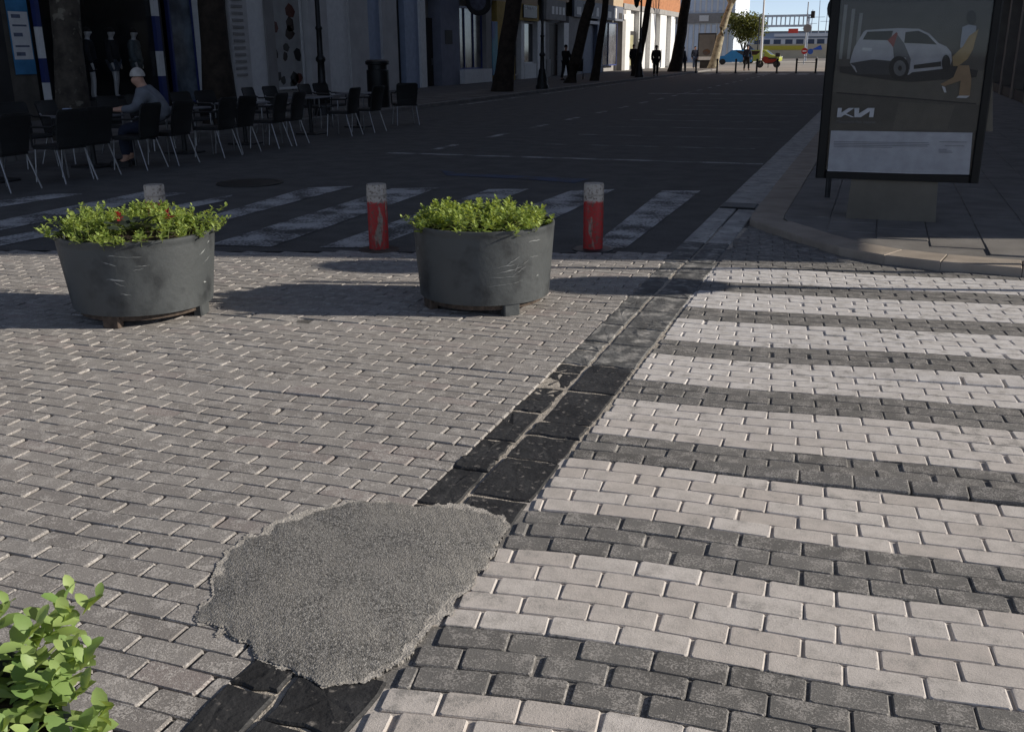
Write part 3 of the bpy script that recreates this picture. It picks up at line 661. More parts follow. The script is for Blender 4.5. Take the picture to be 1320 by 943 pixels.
def ink(n, c): return pm('print_' + n, c, .55, .10, 9, 0)
poster = flat('poster', [(X0 + .09, ZB + .08), (X1 - .08, ZB + .08), (X1 - .08, ZT - .095), (X0 + .09, ZT - .095)], ink('wall', (.075, .068, .058)), ad, Yl)
lay_n = [0]
def pr_(name, pts, n, c):
    lay_n[0] += 1; o = flat(name, z8(*pts), ink(n, c), poster, -.0007 * lay_n[0]); return o
pr_('printed_floor', [(150, 430), (1130, 430), (1130, 800), (120, 800)], 'floor', (.105, .095, .075))
pr_('printed_floor_shade', [(160, 560), (500, 590), (1060, 640), (1040, 800), (120, 800)], 'floor2', (.075, .068, .055))
pr_('printed_floor_glow', [(560, 620), (900, 640), (850, 790), (520, 790)], 'floor3', (.10, .09, .07))
pr_('printed_joint', [(180, 560), (600, 592), (1030, 628), (1030, 636), (600, 601), (180, 568)], 'dark', (.02, .019, .018))
for a_ in ((225, 30), (272, 55), (318, 80)): pr_('printed_pillar', [(a_[0] + 3, a_[1]), (a_[0] + 24, a_[1]), (a_[0] - 12, 360), (a_[0] - 30, 360)], 'pillar', (.22, .215, .20))
pr_('printed_ceiling', [(190, -200), (1140, -200), (1130, 10), (900, 0), (560, 20), (190, 10)], 'ceiling', (.05, .046, .04))
pr_('printed_shadow', [(200, 405), (900, 400), (1040, 430), (1030, 470), (640, 500), (520, 490), (300, 460), (200, 440)], 'shadow', (.025, .024, .023))
pr_('printed_car_body', [(262, 385), (270, 345), (290, 285), (345, 195), (360, 184), (480, 176), (560, 172), (680, 176), (745, 205), (800, 262), (850, 285), (878, 320), (882, 370), (868, 405), (820, 420), (640, 440), (620, 455), (500, 455), (300, 440)], 'car', (.36, .36, .37))
pr_('printed_rear_window', [(340, 242), (368, 194), (525, 188), (508, 246)], 'dark', (.02, .019, .018))
pr_('printed_side_window', [(592, 262), (600, 196), (680, 188), (735, 215), (790, 272), (690, 266)], 'dark', (.02, .019, .018))
pr_('printed_side_panel', [(524, 290), (545, 205), (590, 262), (632, 360), (625, 430), (600, 350), (530, 360)], 'panel', (.10, .10, .105))
pr_('printed_tail_light', [(490, 246), (545, 196), (553, 205), (525, 290), (512, 270)], 'red', (.22, .03, .025))
pr_('printed_bumper', [(262, 385), (400, 362), (520, 372), (512, 455), (310, 452), (292, 405)], 'bumper', (.045, .045, .047))
pr_('printed_plate', [(340, 290), (398, 294), (392, 312), (336, 306)], 'plate', (.50, .50, .50))
pr_('printed_sill', [(650, 396), (815, 374), (815, 404), (650, 420)], 'dark', (.02, .019, .018))
def disc(cx, cy, rx, ry, n=18): return [(cx + rx * math.cos(2 * PI * i / n), cy - ry * math.sin(2 * PI * i / n)) for i in range(n)]
pr_('printed_wheel', disc(560, 415, 62, 74), 'tyre', (.015, .015, .015)); pr_('printed_rim', disc(565, 415, 38, 48), 'rim', (.12, .12, .12)); pr_('printed_hub', disc(566, 415, 12, 16), 'tyre', (.015, .015, .015))
pr_('printed_wheel', disc(846, 385, 26, 52), 'tyre', (.015, .015, .015))
pr_('printed_hair', disc(1000, 110, 30, 46), 'hair', (.02, .017, .015))
pr_('printed_top', [(945, 165), (985, 150), (1030, 160), (1020, 250), (960, 300), (930, 290)], 'shirt', (.27, .29, .32))
pr_('printed_coat', [(1044, 178), (1022, 250), (1010, 300), (975, 360), (920, 402), (888, 402), (884, 345), (950, 280), (985, 220)], 'coat', (.30, .21, .095))
pr_('printed_trousers', [(920, 398), (985, 398), (1000, 480), (990, 585), (922, 585), (935, 490), (835, 525), (812, 512), (890, 470)], 'trousers', (.26, .17, .09))
pr_('printed_shoe', [(820, 522), (840, 530), (848, 562), (834, 562)], 'plate', (.50, .50, .50)); pr_('printed_shoe', [(922, 582), (990, 582), (970, 596), (908, 594)], 'plate', (.50, .50, .50))
W8 = ('print_logo', (.62, .62, .63))
pr_('logo_letter', [(183, 712), (190, 656), (214, 656), (210, 685), (255, 656), (290, 656), (240, 690), (290, 712), (290, 656), (318, 656), (318, 680), (300, 712), (272, 712), (232, 696), (208, 712)], 'logo', (.60, .60, .61))
pr_('logo_letter', [(296, 656), (320, 656), (316, 690), (372, 656), (412, 656), (404, 712), (378, 712), (384, 676), (328, 712), (292, 712)], 'logo', (.60, .60, .61))
pr_('printed_white_panel', [(148, 793), (1006, 806), (985, 1060), (125, 1045)], 'white', (.46, .46, .48))
def text(body, x, y, size, mat, parent, name):
    cu = bpy.data.curves.new(name, 'FONT'); cu.body = body; cu.size = size; ob = bpy.data.objects.new(name, cu); C.objects.link(ob)
    dg = bpy.context.evaluated_depsgraph_get(); me = bpy.data.meshes.new_from_object(ob.evaluated_get(dg)); bpy.data.objects.remove(ob)
    me.materials.append(mat) if not me.materials else None; me.materials[0] = mat
    o = bpy.data.objects.new(name, me); C.objects.link(o); o.parent = parent; o.rotation_euler = (PI / 2, 0, 0); lay_n[0] += 1
    o.location = (x, -.0007 * lay_n[0], y); return o
q = pz(1040 + 180 / 4.714, 745 / 4.714); text('Movement that inspires', q[0], q[1], .036, ink('grey', (.16, .16, .17)), poster, 'slogan')
for yy, xa, xb in ((858, 165, 740), (868, 165, 745), (878, 165, 735), (888, 165, 520), (858, 805, 970), (882, 838, 955), (904, 800, 850), (914, 800, 880), (922, 800, 885)):
    pr_('small_print', [(xa, yy), (xb, yy + (xb - xa) * .012), (xb, yy + 5 + (xb - xa) * .012), (xa, yy + 5)], 'smallprint', (.24, .24, .26))
m = MB(); m.box(X0 + .086, X1 - .076, -.102, -.099, ZB + .076, ZT - .091); m.build('glass', glassy('panel_glass', (.9, .91, .92), .015), ad)
# small round sign fixed behind the panel's upper corner
t = thing('round_sign', 'back of a round dark sign half hidden by the black-framed advertising panel', 'sign', (-.44, 11.2, HK))
m = MB(); m.tube([(0, 0, -.05), (0, 0, 2.2)], .03, 10); m.build('post', M_steel, t)
m = MB(); m.rings([[(.17 * math.cos(2 * PI * i / 24), y, 1.93 + .17 * math.sin(2 * PI * i / 24)) for i in range(24)] for y in (-.05, -.035)]); m.build('disc', M_black, t)

# traffic signs standing on the pavement corner to the right (their shadows cross the pavers)
def trafsign(x, y, h, discs, label):
    t = thing('traffic_sign', label, 'traffic sign', (x, y, HK), SUN_AZ)
    m = MB(); m.tube([(0, 0, -.05), (0, 0, h)], .032, 10); m.build('post', pm('galvanised', (.4, .41, .42), .45, .1, 10, 0, metal=.8), t)
    for z, rad in discs:
        m = MB(); m.rings([[(xx, rad * math.cos(2 * PI * i / 28), z + rad * math.sin(2 * PI * i / 28)) for i in range(28)] for xx in (.035, .05)])
        m.build('disc', pm('sign_blue', (.03, .1, .4), .4, .1, 5), t)
trafsign(3.25, 8.02, 3.0, [(2.02, .3)], 'round blue traffic sign on a steel post at the pavement corner')
trafsign(3.6, 8.72, 3.2, [(3.0, .26)], 'high blue round traffic sign beside the building corner')

# ------------------------------------------------------------ buildings
def wpart(mb, name, mat, parent, smooth=False):
    """part given in world coordinates under an unrotated Empty"""
    o = mb.build(name, mat, parent, smooth); o.matrix_parent_inverse = Matrix.Translation(-Vector(parent.location)); return o
def sub(mb, name, mat, parent, smooth=False):
    """sub-part in the same (world) coordinates as its part"""
    return mb.build(name, mat, parent, smooth)
def box_(*a): return MB().box(*a)
def YL(px): return gx(px, 60, XF_L)[1]
M_dglass = pm('shop_glass', (.012, .014, .017), .08, .2, 1, 0, spec=.6)
M_stone = pm('grey_facade', (.27, .26, .25), .85, .1, 2, .2, 50); M_beige = pm('beige_render', (.42, .32, .22), .9, .1, 2, .15, 40)
M_dwall = pm('dark_facade', (.03, .028, .027), .7, .2, 2, .1, 40); M_tanp = pm('tan_door', (.20, .18, .12), .7, .15, 4); M_ochre = pm('ochre_render', (.40, .28, .08), .85, .12, 3)
M_bluef = pm('blue_frame', (.03, .045, .16), .5, .1, 5); M_lblue = pm('pale_blue_panel', (.30, .36, .48), .6, .08, 4); M_whitef = pm('white_frame', (.66, .66, .65), .6, .06, 6)
M_shut = pm('blue_grey_shutter', (.15, .18, .25), .6, .12, 6); M_dkwood = pm('dark_wood', (.035, .022, .016), .6, .3, 8); M_orange = pm('orange_brick', (.36, .16, .075), .9, .15, 4)
def shopwin(b, y0, y1, frame, sill=.35, top=3.0, pane=M_dglass, X=XF_L, mull=1):
    f = wpart(box_(X - .32, X - .28, y0 + .06, y1 - .06, sill, top), 'window', pane, b)
    n = mull
    for (a0, a1, z0, z1) in [(y0, y0 + .08, sill, top), (y1 - .08, y1, sill, top), (y0 + .08, y1 - .08, sill, sill + .08), (y0 + .08, y1 - .08, top - .08, top)] + [(y0 + (y1 - y0) * k / n - .03, y0 + (y1 - y0) * k / n + .03, sill + .08, top - .08) for k in range(1, n)]:
        sub(box_(X - .34, X - .22, a0, a1, z0, z1), 'frame', frame, f)
    return f
def door_(b, y0, y1, mat, top=2.6, X=XF_L):
    d = wpart(box_(X - .5, X - .42, y0, y1, .12, top), 'door', mat, b)
    sub(box_(X - .42, X - .38, y1 - .2, y1 - .15, 1.0, 1.3), 'handle', M_alu, d); return d
def building(label, y0, y1, H, wall, up=None, X=XF_L, deep=13, sgn=-1, win=True, ground_top=3.6, rec=.6):
    """street building: recessed ground floor back wall, projecting upper floors; sgn=-1 building lies towards -X"""
    b = thing('building', label, 'building', (X, y0, .1 if sgn < 0 else HK))
    xb = X + sgn * deep; xr = X + sgn * rec
    wpart(box_(min(xb, xr), max(xb, xr), y0 + (.8 if sgn > 0 else 0), y1, -.05, ground_top), 'rear_wall', wall, b)  # right-side ground floor set back at its end so sun reaches the kerb
    u = wpart(box_(min(xb, X), max(xb, X), y0, y1, ground_top, H), 'upper_wall', up or wall, b)
    if win:
        n = max(1, int((y1 - y0) / 2.6))
        for fl in range(int((H - ground_top - 1) / 3)):
            for k in range(n):
                yc = y0 + (k + .5) * (y1 - y0) / n; z = ground_top + 1.2 + fl * 3.0
                a, c = (X - .02 * sgn, X + .03 * -sgn)
                ww = sub(box_(min(X - sgn * .01, X - sgn * .05), max(X - sgn * .01, X - sgn * .05), yc - .55, yc + .55, z, z + 1.6), 'window', M_dglass, u)
                sub(box_(min(X, X - sgn * .09), max(X, X - sgn * .09), yc - .65, yc + .65, z - .09, z), 'sill', M_whitef, u)
    return b
def pier(b, y0, y1, mat, z0=.1, z1=3.6, X=XF_L, sgn=-1, rec=.6, proud=0.0, name='pier'):
    xs = sorted((X - sgn * proud, X + sgn * rec)); return wpart(box_(xs[0], xs[1], y0, y1, z0, z1), name, mat, b)
# B1: dark clothes shop
b = building('dark shopfront building with mannequins behind blue and white striped posts', 4, YL(293), 17, M_dwall, pm('grey_upper', (.2, .19, .18), .9, .1, 2), win=True, ground_top=3.9, rec=2.4)
pier(b, 4, YL(8), M_dwall, z1=3.9, rec=2.4); pier(b, YL(8), YL(43), pm('tan_stone', (.10, .09, .075), .85, .2, 3), z1=3.9, rec=2.4, proud=-.02)
pier(b, YL(206), YL(212), M_dwall, z1=3.9, rec=2.4)
door_(b, YL(212), YL(228), M_tanp, 3.6); shopwin(b, YL(230), YL(262), M_bluef, .2, 3.8, pm('display_glass', (.10, .13, .16), .1, .4, 2, 0, spec=.6)); pier(b, YL(260.5), YL(264), M_whitef, z1=3.9, rec=.5)
pier(b, YL(264), YL(293), M_dkwood, z1=3.9, rec=2.4)
wpart(box_(XF_L - .03, XF_L - .012, YL(46), YL(206), .5, 3.6), 'shop_glass', glassy('clear_shop_glass', (.92, .94, .96), .03), b)
wpart(box_(XF_L - 2.4, XF_L, YL(46), YL(206), .1, .45), 'window_plinth', M_dwall, b)
for px, parts in ((44.5, ((.5, .95, 0), (.95, 1.5, 1), (1.5, 2.2, 0), (2.2, 3.0, 1), (3.0, 3.7, 0))), (197, ((.5, 1.0, 1), (1.0, 1.65, 0), (1.65, 2.55, 1), (2.55, 3.6, 0)))):
    t = thing('striped_post', 'blue and white striped shop post ' + ('beside the hanging banner' if px < 100 else 'beside the mannequin in a grey coat'), 'post', (XF_L + .06, YL(px + 8), .1))
    for z0, z1, k in parts:
        wpart(box_(XF_L + .01, XF_L + .12, YL(px + 2), YL(px + 8), z0 if z0 > .5 else .1, z1), 'band', M_bluef if k else M_whitef, t)
t = thing('hanging_banner', 'pale blue and white printed banner hanging on the dark shop wall', 'banner', (XF_L + .05, YL(25), 1.1))
y0, y1 = YL(14), YL(41)
bn = wpart(box_(XF_L + .02, XF_L + .03, y0, y1, 1.15, 3.2), 'cloth', pm('banner_blue', (.05, .20, .38), .7, .3, 1.5), t)
sub(box_(XF_L + .031, XF_L + .034, y0 + .03, y1 - .03, 1.48, 2.52), 'white_field', M_whitef, bn)
for k, z in enumerate((1.56, 1.75, 1.98, 2.2, 2.38)):
    sub(box_(XF_L + .0345, XF_L + .037, y0 + .1, y1 - (.1 if k % 2 else .25), z, z + (.04 if k % 2 else .08)), 'print', pm('banner_ink', (.12, .14, .2), .7, .2, 5), bn)
# B2: white building with picture posters
b = building('long white ground-floor facade with a window poster of dark pictures', YL(293), YL(548), 18, M_white, pm('pale_upper', (.42, .41, .40), .9, .08, 2), ground_top=4.2, rec=.35)
pier(b, YL(300), YL(322), M_white, z1=4.2, rec=.35)
for k in range(13): wpart(box_(XF_L, XF_L + .02, YL(302), YL(316), .9 + k * .2, .98 + k * .2), 'louvre', M_stone, b)
pier(b, YL(322), YL(344), M_whitef, z1=4.2, rec=.35, proud=-.05); pier(b, YL(344), YL(356), M_stone, z1=4.2, rec=.35)
f = shopwin(b, YL(357), YL(399), M_whitef, .4, 3.9, pm('frosted_poster', (.34, .34, .33), .6, .12, 2))
r = random.Random(5)
for px, z, s in ((365, 2.35, .25), (385, 2.45, .34), (384, 2.2, .3), (376, 1.45, .2), (378, 1.75, .2), (392, 1.5, .28), (364, 1.55, .2), (366, .85, .2), (372, .7, .18), (386, .72, .28), (392, .75, .25), (383, .55, .2), (386, 2.9, .3)):
    y = YL(px); sub(MB().prism([(y + s * r.uniform(.6, 1.1) * math.cos(a * .9), z + s * .9 * r.uniform(.6, 1.1) * math.sin(a * .9)) for a in range(7)], 'x', XF_L - .279, XF_L - .276), 'picture', (M_dkwood, M_black, pm('dark_red_print', (.10, .03, .02), .6, .3, 4))[r.randrange(3)], f)
pier(b, YL(400), YL(424), M_white, z1=4.2, rec=.35); pier(b, YL(424), YL(452), M_whitef, z1=4.2, rec=.35, proud=-.08); pier(b, YL(452), YL(476), M_white, z1=4.2, rec=.35)
pier(b, YL(476), YL(494), M_lblue, z1=4.2, rec=.35, proud=-.12); pier(b, YL(494), YL(513), M_white, z1=4.2, rec=.35); wpart(box_(XF_L - .34, XF_L - .3, YL(513), YL(524), .1, 4.2), 'door', M_dwall, b)
pier(b, YL(524), YL(541), M_lblue, z1=4.2, rec=.35, proud=-.05); pier(b, YL(541), YL(548), M_whitef, z1=4.2, rec=.35, proud=.06)
# B3: shop with round sign
b = building('blue grey shop with a dark round sign and white window sill', YL(548), YL(634), 17, M_stone, M_stone, ground_top=4.1)
door_(b, YL(552), YL(569), M_dwall, 3.0); pier(b, YL(569), YL(593), pm('blue_grey_wall', (.20, .21, .26), .85, .08, 3), z1=4.1); wpart(box_(XF_L, XF_L + .02, YL(574), YL(583), 1.9, 2.5), 'notice', M_dwall, b)
shopwin(b, YL(593), YL(627), M_bluef, .75, 3.6, pm('shelf_glass', (.14, .14, .13), .15, .5, 1.2, 0, spec=.6), mull=3); wpart(box_(XF_L - .3, XF_L + .25, YL(592), YL(628), .12, .75), 'sill', M_whitef, b)
pier(b, YL(627), YL(634), M_stone, z1=4.1)
t = thing('round_shop_sign', 'dark round sign projecting over the blue grey shop window', 'sign', (XF_L + .4, YL(603), 3.4))
m = MB(); m.rings([[(XF_L + .1 + .62 * (1 + math.cos(2 * PI * i / 28)), YL(600) + dy, 3.78 + .62 * math.sin(2 * PI * i / 28)) for i in range(28)] for dy in (-.1, .1)]); wpart(m, 'drum', M_dwall, t)
m = MB(); m.rings([[(XF_L + .1 + .62 + .4 * math.cos(2 * PI * i / 28), YL(600) + dy, 3.78 + .4 * math.sin(2 * PI * i / 28)) for i in range(28)] for dy in (-.112, -.101)]); wpart(m, 'face', pm('sign_face', (.10, .10, .13), .5, .4, 4), t)
wpart(MB().tube([(XF_L - .1, YL(600), 4.2), (XF_L + .75, YL(600), 4.35)], .03, 6), 'bracket', M_steel, t)
# B4: ochre shop
b = building('ochre shopfront with a black signboard behind the thick trunk', YL(634), YL(693), 18, M_stone, M_beige, ground_top=4.0)
wpart(box_(XF_L, XF_L + .03, YL(634), YL(641), .4, 3.0), 'narrow_poster', pm('colour_poster', (.05, .10, .30), .6, .2, .6, col2=(.06, .30, .36)), b)
pier(b, YL(641), YL(664), M_ochre, z1=4.0); shopwin(b, YL(664), YL(672), M_whitef, .3, 3.0); pier(b, YL(672), YL(676), M_whitef, z1=3.2); shopwin(b, YL(676), YL(693), M_whitef, .9, 3.1); wpart(box_(XF_L - .5, XF_L + .02, YL(676), YL(691), .1, .9), 'stall_riser', M_whitef, b)
wpart(box_(XF_L, XF_L + .12, YL(664), YL(692), 3.15, 4.0), 'fascia', M_ochre, b); s_ = wpart(box_(XF_L + .12, XF_L + .2, YL(671), YL(688), 3.3, 3.95), 'signboard', M_black, b)
for k in range(5): sub(box_(XF_L + .2, XF_L + .212, YL(673) + k * .42, YL(673) + k * .42 + .2, 3.72, 3.86), 'sign_mark', M_whitef, s_)
# B5: white sign, brown doors
b = building('shop with brown double doors under a pale signboard', YL(693), YL(733), 18, M_stone, M_beige, ground_top=4.4)
pier(b, YL(693), YL(703), M_whitef, z1=3.2); door_(b, YL(708), YL(727), M_dkwood, 3.1); pier(b, YL(703), YL(708), M_stone, z1=3.2); pier(b, YL(727), YL(733), M_whitef, z1=3.2); wpart(box_(XF_L - .5, XF_L + .05, YL(704), YL(709), .1, 1.1), 'stall_riser', M_stone, b)
s_ = wpart(box_(XF_L, XF_L + .15, YL(701), YL(726), 3.3, 4.4), 'signboard', M_stone, b)
y0 = YL(708)
for k in range(4): sub(box_(XF_L + .15, XF_L + .165, y0 + k * .7, y0 + k * .7 + .45, 3.62, 4.05), 'sign_mark', M_whitef, s_)
# B6: shutter shop
b = building('shop with blue grey roller shutter and glazed display under dark signboard', YL(733), YL(802), 18, M_stone, M_beige, ground_top=4.6)
pier(b, YL(733), YL(749), M_stone, z1=3.6)
sh_ = wpart(box_(XF_L - .32, XF_L - .28, YL(749), YL(770), .1, 3.2), 'shutter', M_shut, b)
for k in range(22): sub(box_(XF_L - .28, XF_L - .25, YL(749), YL(770), .15 + k * .138, .24 + k * .138), 'slat', M_shut, sh_)
wpart(box_(XF_L - .2, XF_L + .1, YL(748), YL(770), 3.25, 3.45), 'lintel', M_whitef, b); s_ = wpart(box_(XF_L, XF_L + .15, YL(737), YL(800), 3.6, 4.6), 'signboard', pm('slate_sign', (.13, .14, .17), .6, .1, 3), b)
y0 = YL(740)
for k in range(9): sub(box_(XF_L + .15, XF_L + .165, y0 + k * 1.55, y0 + k * 1.55 + r.uniform(.5, 1.0), 3.75, 4.3 + r.uniform(-.2, .15)), 'sign_mark', M_whitef if k % 3 != 1 else M_dwall, s_)
pier(b, YL(770), YL(777), M_shut, z1=3.6); shopwin(b, YL(777), YL(799), M_bluef, .5, 3.5, pm('shelf_glass2', (.11, .11, .12), .15, .4, 1, 0, spec=.6), mull=2)
# B7: pale corner house, sun reaches its end
b = building('pale corner house with orange brick upper floor catching the sun', YL(802), 98, 17, M_whitef, M_orange, ground_top=4.9, rec=.4)
pier(b, YL(802), YL(806), M_stone, z1=4.9, rec=.4); d_ = wpart(box_(XF_L - .39, XF_L - .33, YL(812), YL(823), .1, 3.0), 'door', M_dwall, b); sub(box_(XF_L - .33, XF_L - .31, YL(814), YL(821), .4, 2.7), 'lit_door_inset', pm('lit_doorway', (.30, .28, .16), .5, .2, 2), d_)  # inset colour stands for the light in the doorway
for a_, c_ in ((806, 812), (823, 832), (838, 844), (850, 858), (864, 868)): pier(b, YL(a_), YL(c_), M_whitef, z1=4.9, rec=.4)
wpart(box_(XF_L - .3, XF_L + .08, YL(802), 98, 4.5, 4.9), 'cornice', M_stone, b)

# right-hand building: its corner cuts the sunlight, depth and setback shaped for the shadow
b = building('tall brown building with pillared ground floor along the right pavement', 10.18, 79, 24, pm('brown_stone', (.10, .085, .07), .85, .15, 2, .1, 40), pm('brown_upper', (.2, .17, .14), .9, .1, 2), X=XF_R, deep=4, sgn=1, ground_top=3.4, rec=.5)
M_rp = pm('pillar_stone', (.16, .14, .12), .8, .12, 3)
y = 10.98; k = 0
while y < 78:
    pier(b, y, y + .55, M_rp, HK, 3.4, XF_R, 1, .5, name='pillar')
    wpart(box_(XF_R + .3, XF_R + .34, y + .55, min(79, y + 3.4), HK + .3, 3.4), 'window', M_dglass, b); wpart(box_(XF_R + .05, XF_R + .5, y + .55, min(79, y + 3.4), HK, HK + .3), 'plinth', M_dwall, b)
    y += 3.4

# ------------------------------------------------------------ trees
def tree(name, label, base_, h, r0, lean, seed, nleaf, lm, crown=2.5, bark=M_bark, limb_z=.62, leaf=.16, group=None, nl=6):
    r = random.Random(seed); t = thing(name, label, 'tree', base_, 0, group)
    m = MB(); pts = []; n = 9
    for i in range(n):
        f = i / (n - 1); pts.append((lean[0] * f + .06 * math.sin(f * 5 + seed), lean[1] * f + .06 * math.cos(f * 4 + seed), -.1 + f * h * limb_z))
    m.tube(pts, [r0 * (1.28 if i == 0 else 1.06 if i == 1 else 1) * (1 - .35 * i / (n - 1)) for i in range(n)], 14)
    for i, v in enumerate(m.v): m.v[i] = (v[0] + .02 * math.sin(9 * v[2] + v[1] * 7), v[1] + .02 * math.sin(8 * v[2] + v[0] * 9), v[2])
    m.build('trunk', bark, t, smooth=True); tips = []
    top = Vector(pts[-1]); m = MB()
    for k in range(nl):
        a = k * 2 * PI / nl + r.uniform(-.4, .4); L = crown * r.uniform(.7, 1.1); e = top + Vector((math.cos(a) * L, math.sin(a) * L, h * (1 - limb_z) * r.uniform(.5, 1.0))); mid = top.lerp(e, .5) + Vector((r.uniform(-.2, .2), r.uniform(-.2, .2), .25 * L))
        m.tube([top - Vector((0, 0, .3)), mid, e], [r0 * .42, r0 * .26, r0 * .08], 7); tips += [mid, e]
        for q in range(3):
            s = mid.lerp(e, r.random()); ee = s + Vector((r.uniform(-1, 1), r.uniform(-1, 1), r.uniform(0, 1))) * crown * .5; m.tube([s, ee], [r0 * .12, r0 * .04], 5); tips.append(ee)
    m.build('limbs', bark, t, smooth=True)
    if nleaf:
        L = []
        for k in range(nleaf):
            c = tips[r.randrange(len(tips))] if len(tips) else top
            p = c + Vector((r.gauss(0, 1), r.gauss(0, 1), r.gauss(0, .8))) * crown * .24
            L.append((rotm(r.uniform(0, 6.28), r.uniform(-1, 1), r.uniform(-1, 1)), tuple(p), leaf * r.uniform(.6, 1.3)))
        leaf_mesh('crown', L, lm, t)
    return t
GT = 'plane trees along the left pavement'
def tb(px, X=-13.8, z=.10): p = gx(px, 110, X); return (X, p[1], z)
tree('plane_tree', 'thick mottled plane trunk beside the hanging banner', (-13.8, 14.35, .10), 11, .27, (0, 1.0), 1, 500, M_yel, group=GT)
tree('plane_tree', 'dark brown plane trunk before the louvred white facade', (-13.8, 18.85, .10), 11, .33, (0, .55), 2, 500, M_yel, group=GT, bark=pm('dark_bark', (.03, .022, .016), .95, .4, 5, .9, 14))
tree('plane_tree', 'thick dark leaning plane trunk before the ochre shop', (-13.72, 36.6, .10), 12, .36, (.7, 1.3), 3, 500, M_yel, group=GT, bark=pm('dark_bark', (.03, .022, .016), .95, .4, 5, .9, 14))
tree('plane_tree', 'leaning plane trunk before the brown double doors', (-14.07, 47.0, .10), 12, .29, (1.1, 2.0), 4, 500, M_yel, group=GT, bark=pm('dark_bark', (.03, .022, .016), .95, .4, 5, .9, 14))
tree('plane_tree', 'slender straight plane trunk before the blue grey shutter', (-13.85, 50.5, .10), 11, .20, (.45, .9), 5, 400, M_yel, group=GT, bark=pm('dark_bark', (.03, .022, .016), .95, .4, 5, .9, 14))
tree('plane_tree', 'leaning plane trunk behind the lamp with the bracket lantern', (-14.0, 60.0, .10), 12, .22, (.9, 1.2), 6, 400, M_yel, group=GT, bark=pm('dark_bark', (.03, .022, .016), .95, .4, 5, .9, 14))
tree('plane_tree', 'dark plane trunk with broad foot at the end of the shaded pavement', (-14.1, 72.5, .10), 12, .42, (.9, 1.0), 7, 500, M_yel, group=GT, bark=pm('dark_bark', (.03, .022, .016), .95, .4, 5, .9, 14))
p = gy(917, 92, 88.0)
tree('plane_tree', 'sunlit leaning plane trunk forking beside the far advertising panel', (p[0], 88.0, -.02), 12, .38, (1.15, 1.2), 8, 250, M_yel, crown=3.6, limb_z=.46, bark=pm('sunny_bark', (.30, .26, .18), .9, .3, 4, .6, 14, spots=((.16, .13, .09), 3, .55, .62)), leaf=.2)
p = gy(955, 80, 128.0)
tree('round_tree', 'round olive green tree behind the blue parked car', (p[0], 128.0, -.02), 5.4, .15, (.1, 0), 9, 4200, M_olive, crown=1.75, limb_z=.30, leaf=.30, nl=9)

# ------------------------------------------------------------ street lamps
def lamp(label, x, y, z, h, lantern):
    t = thing('street_lamp', label, 'street lamp', (x, y, z), 0, 'black cast-iron street lamps')
    m = MB(); m.lathe([(.27, -.02), (.27, .12), (.22, .18), (.20, .42), (.15, .62), (.15, .72), (.10, .80), (.085, 1.25), (.12, 1.30), (.12, 1.36), (.075, 1.42), (.065, 2.0), (.085, 2.03), (.085, 2.07), (.06, 2.1), (.05, h)], seg=16); m.build('column', M_black, t, smooth=True)
    m = MB(); m.tube([(0, 0, h - .25), (0, -.5, h - .22), (0, -1.15, h - .25)], .03, 6); m.tube([(0, 0, h - .65), (0, -.35, h - .55), (0, -.75, h - .28)], .02, 6)
    m.tube([(0, -.2 + .14 * math.cos(a * .5), h - .45 + .14 * math.sin(a * .5)) for a in range(12)] if 0 else [(0, -.3, h - .4), (0, -.42, h - .33), (0, -.5, h - .42), (0, -.42, h - .48)], .015, 5); m.build('bracket', M_black, t)
    m = MB(); m.lathe([(.03, .12), (.10, .08), (.20, 0), (.18, -.04), (.11, -.40), (.05, -.46), (.01, -.5)], (0, -1.15, h - .42), 10); m.build('lantern', pm('lantern_dark', (.02, .02, .022), .4, .2, 6), t, smooth=True)
    return t
lamp('black lamp column with ringed base standing among the cafe tables', -12.95, gx(418, 150, -12.95)[1], .10, 6.2, 0)
lamp('black lamp column on conical foot before the pale signboard shop', -13.1, 39.6, .10, 6.2, 0)
lamp('black lamp with scrolled bracket and hanging lantern before the pale corner house', -13.1, 57.2, .10, 4.6, 1)

# ------------------------------------------------------------ litter bin
t = thing('litter_bin', 'black cylindrical litter bin with overhanging lid by the cafe terrace', 'bin', (-13.3, gx(488, 120, -13.3)[1], .10))
m = MB(); m.lathe([(.30, 0), (.31, .03), (.31, 1.0), (.29, 1.02)], seg=24); m.build('body', M_black, t, smooth=True)
m = MB(); m.lathe([(.27, 1.02), (.27, 1.14), (.33, 1.16), (.335, 1.24), (.28, 1.28), (.0005, 1.29)], seg=24); m.build('lid', M_black, t, smooth=True)

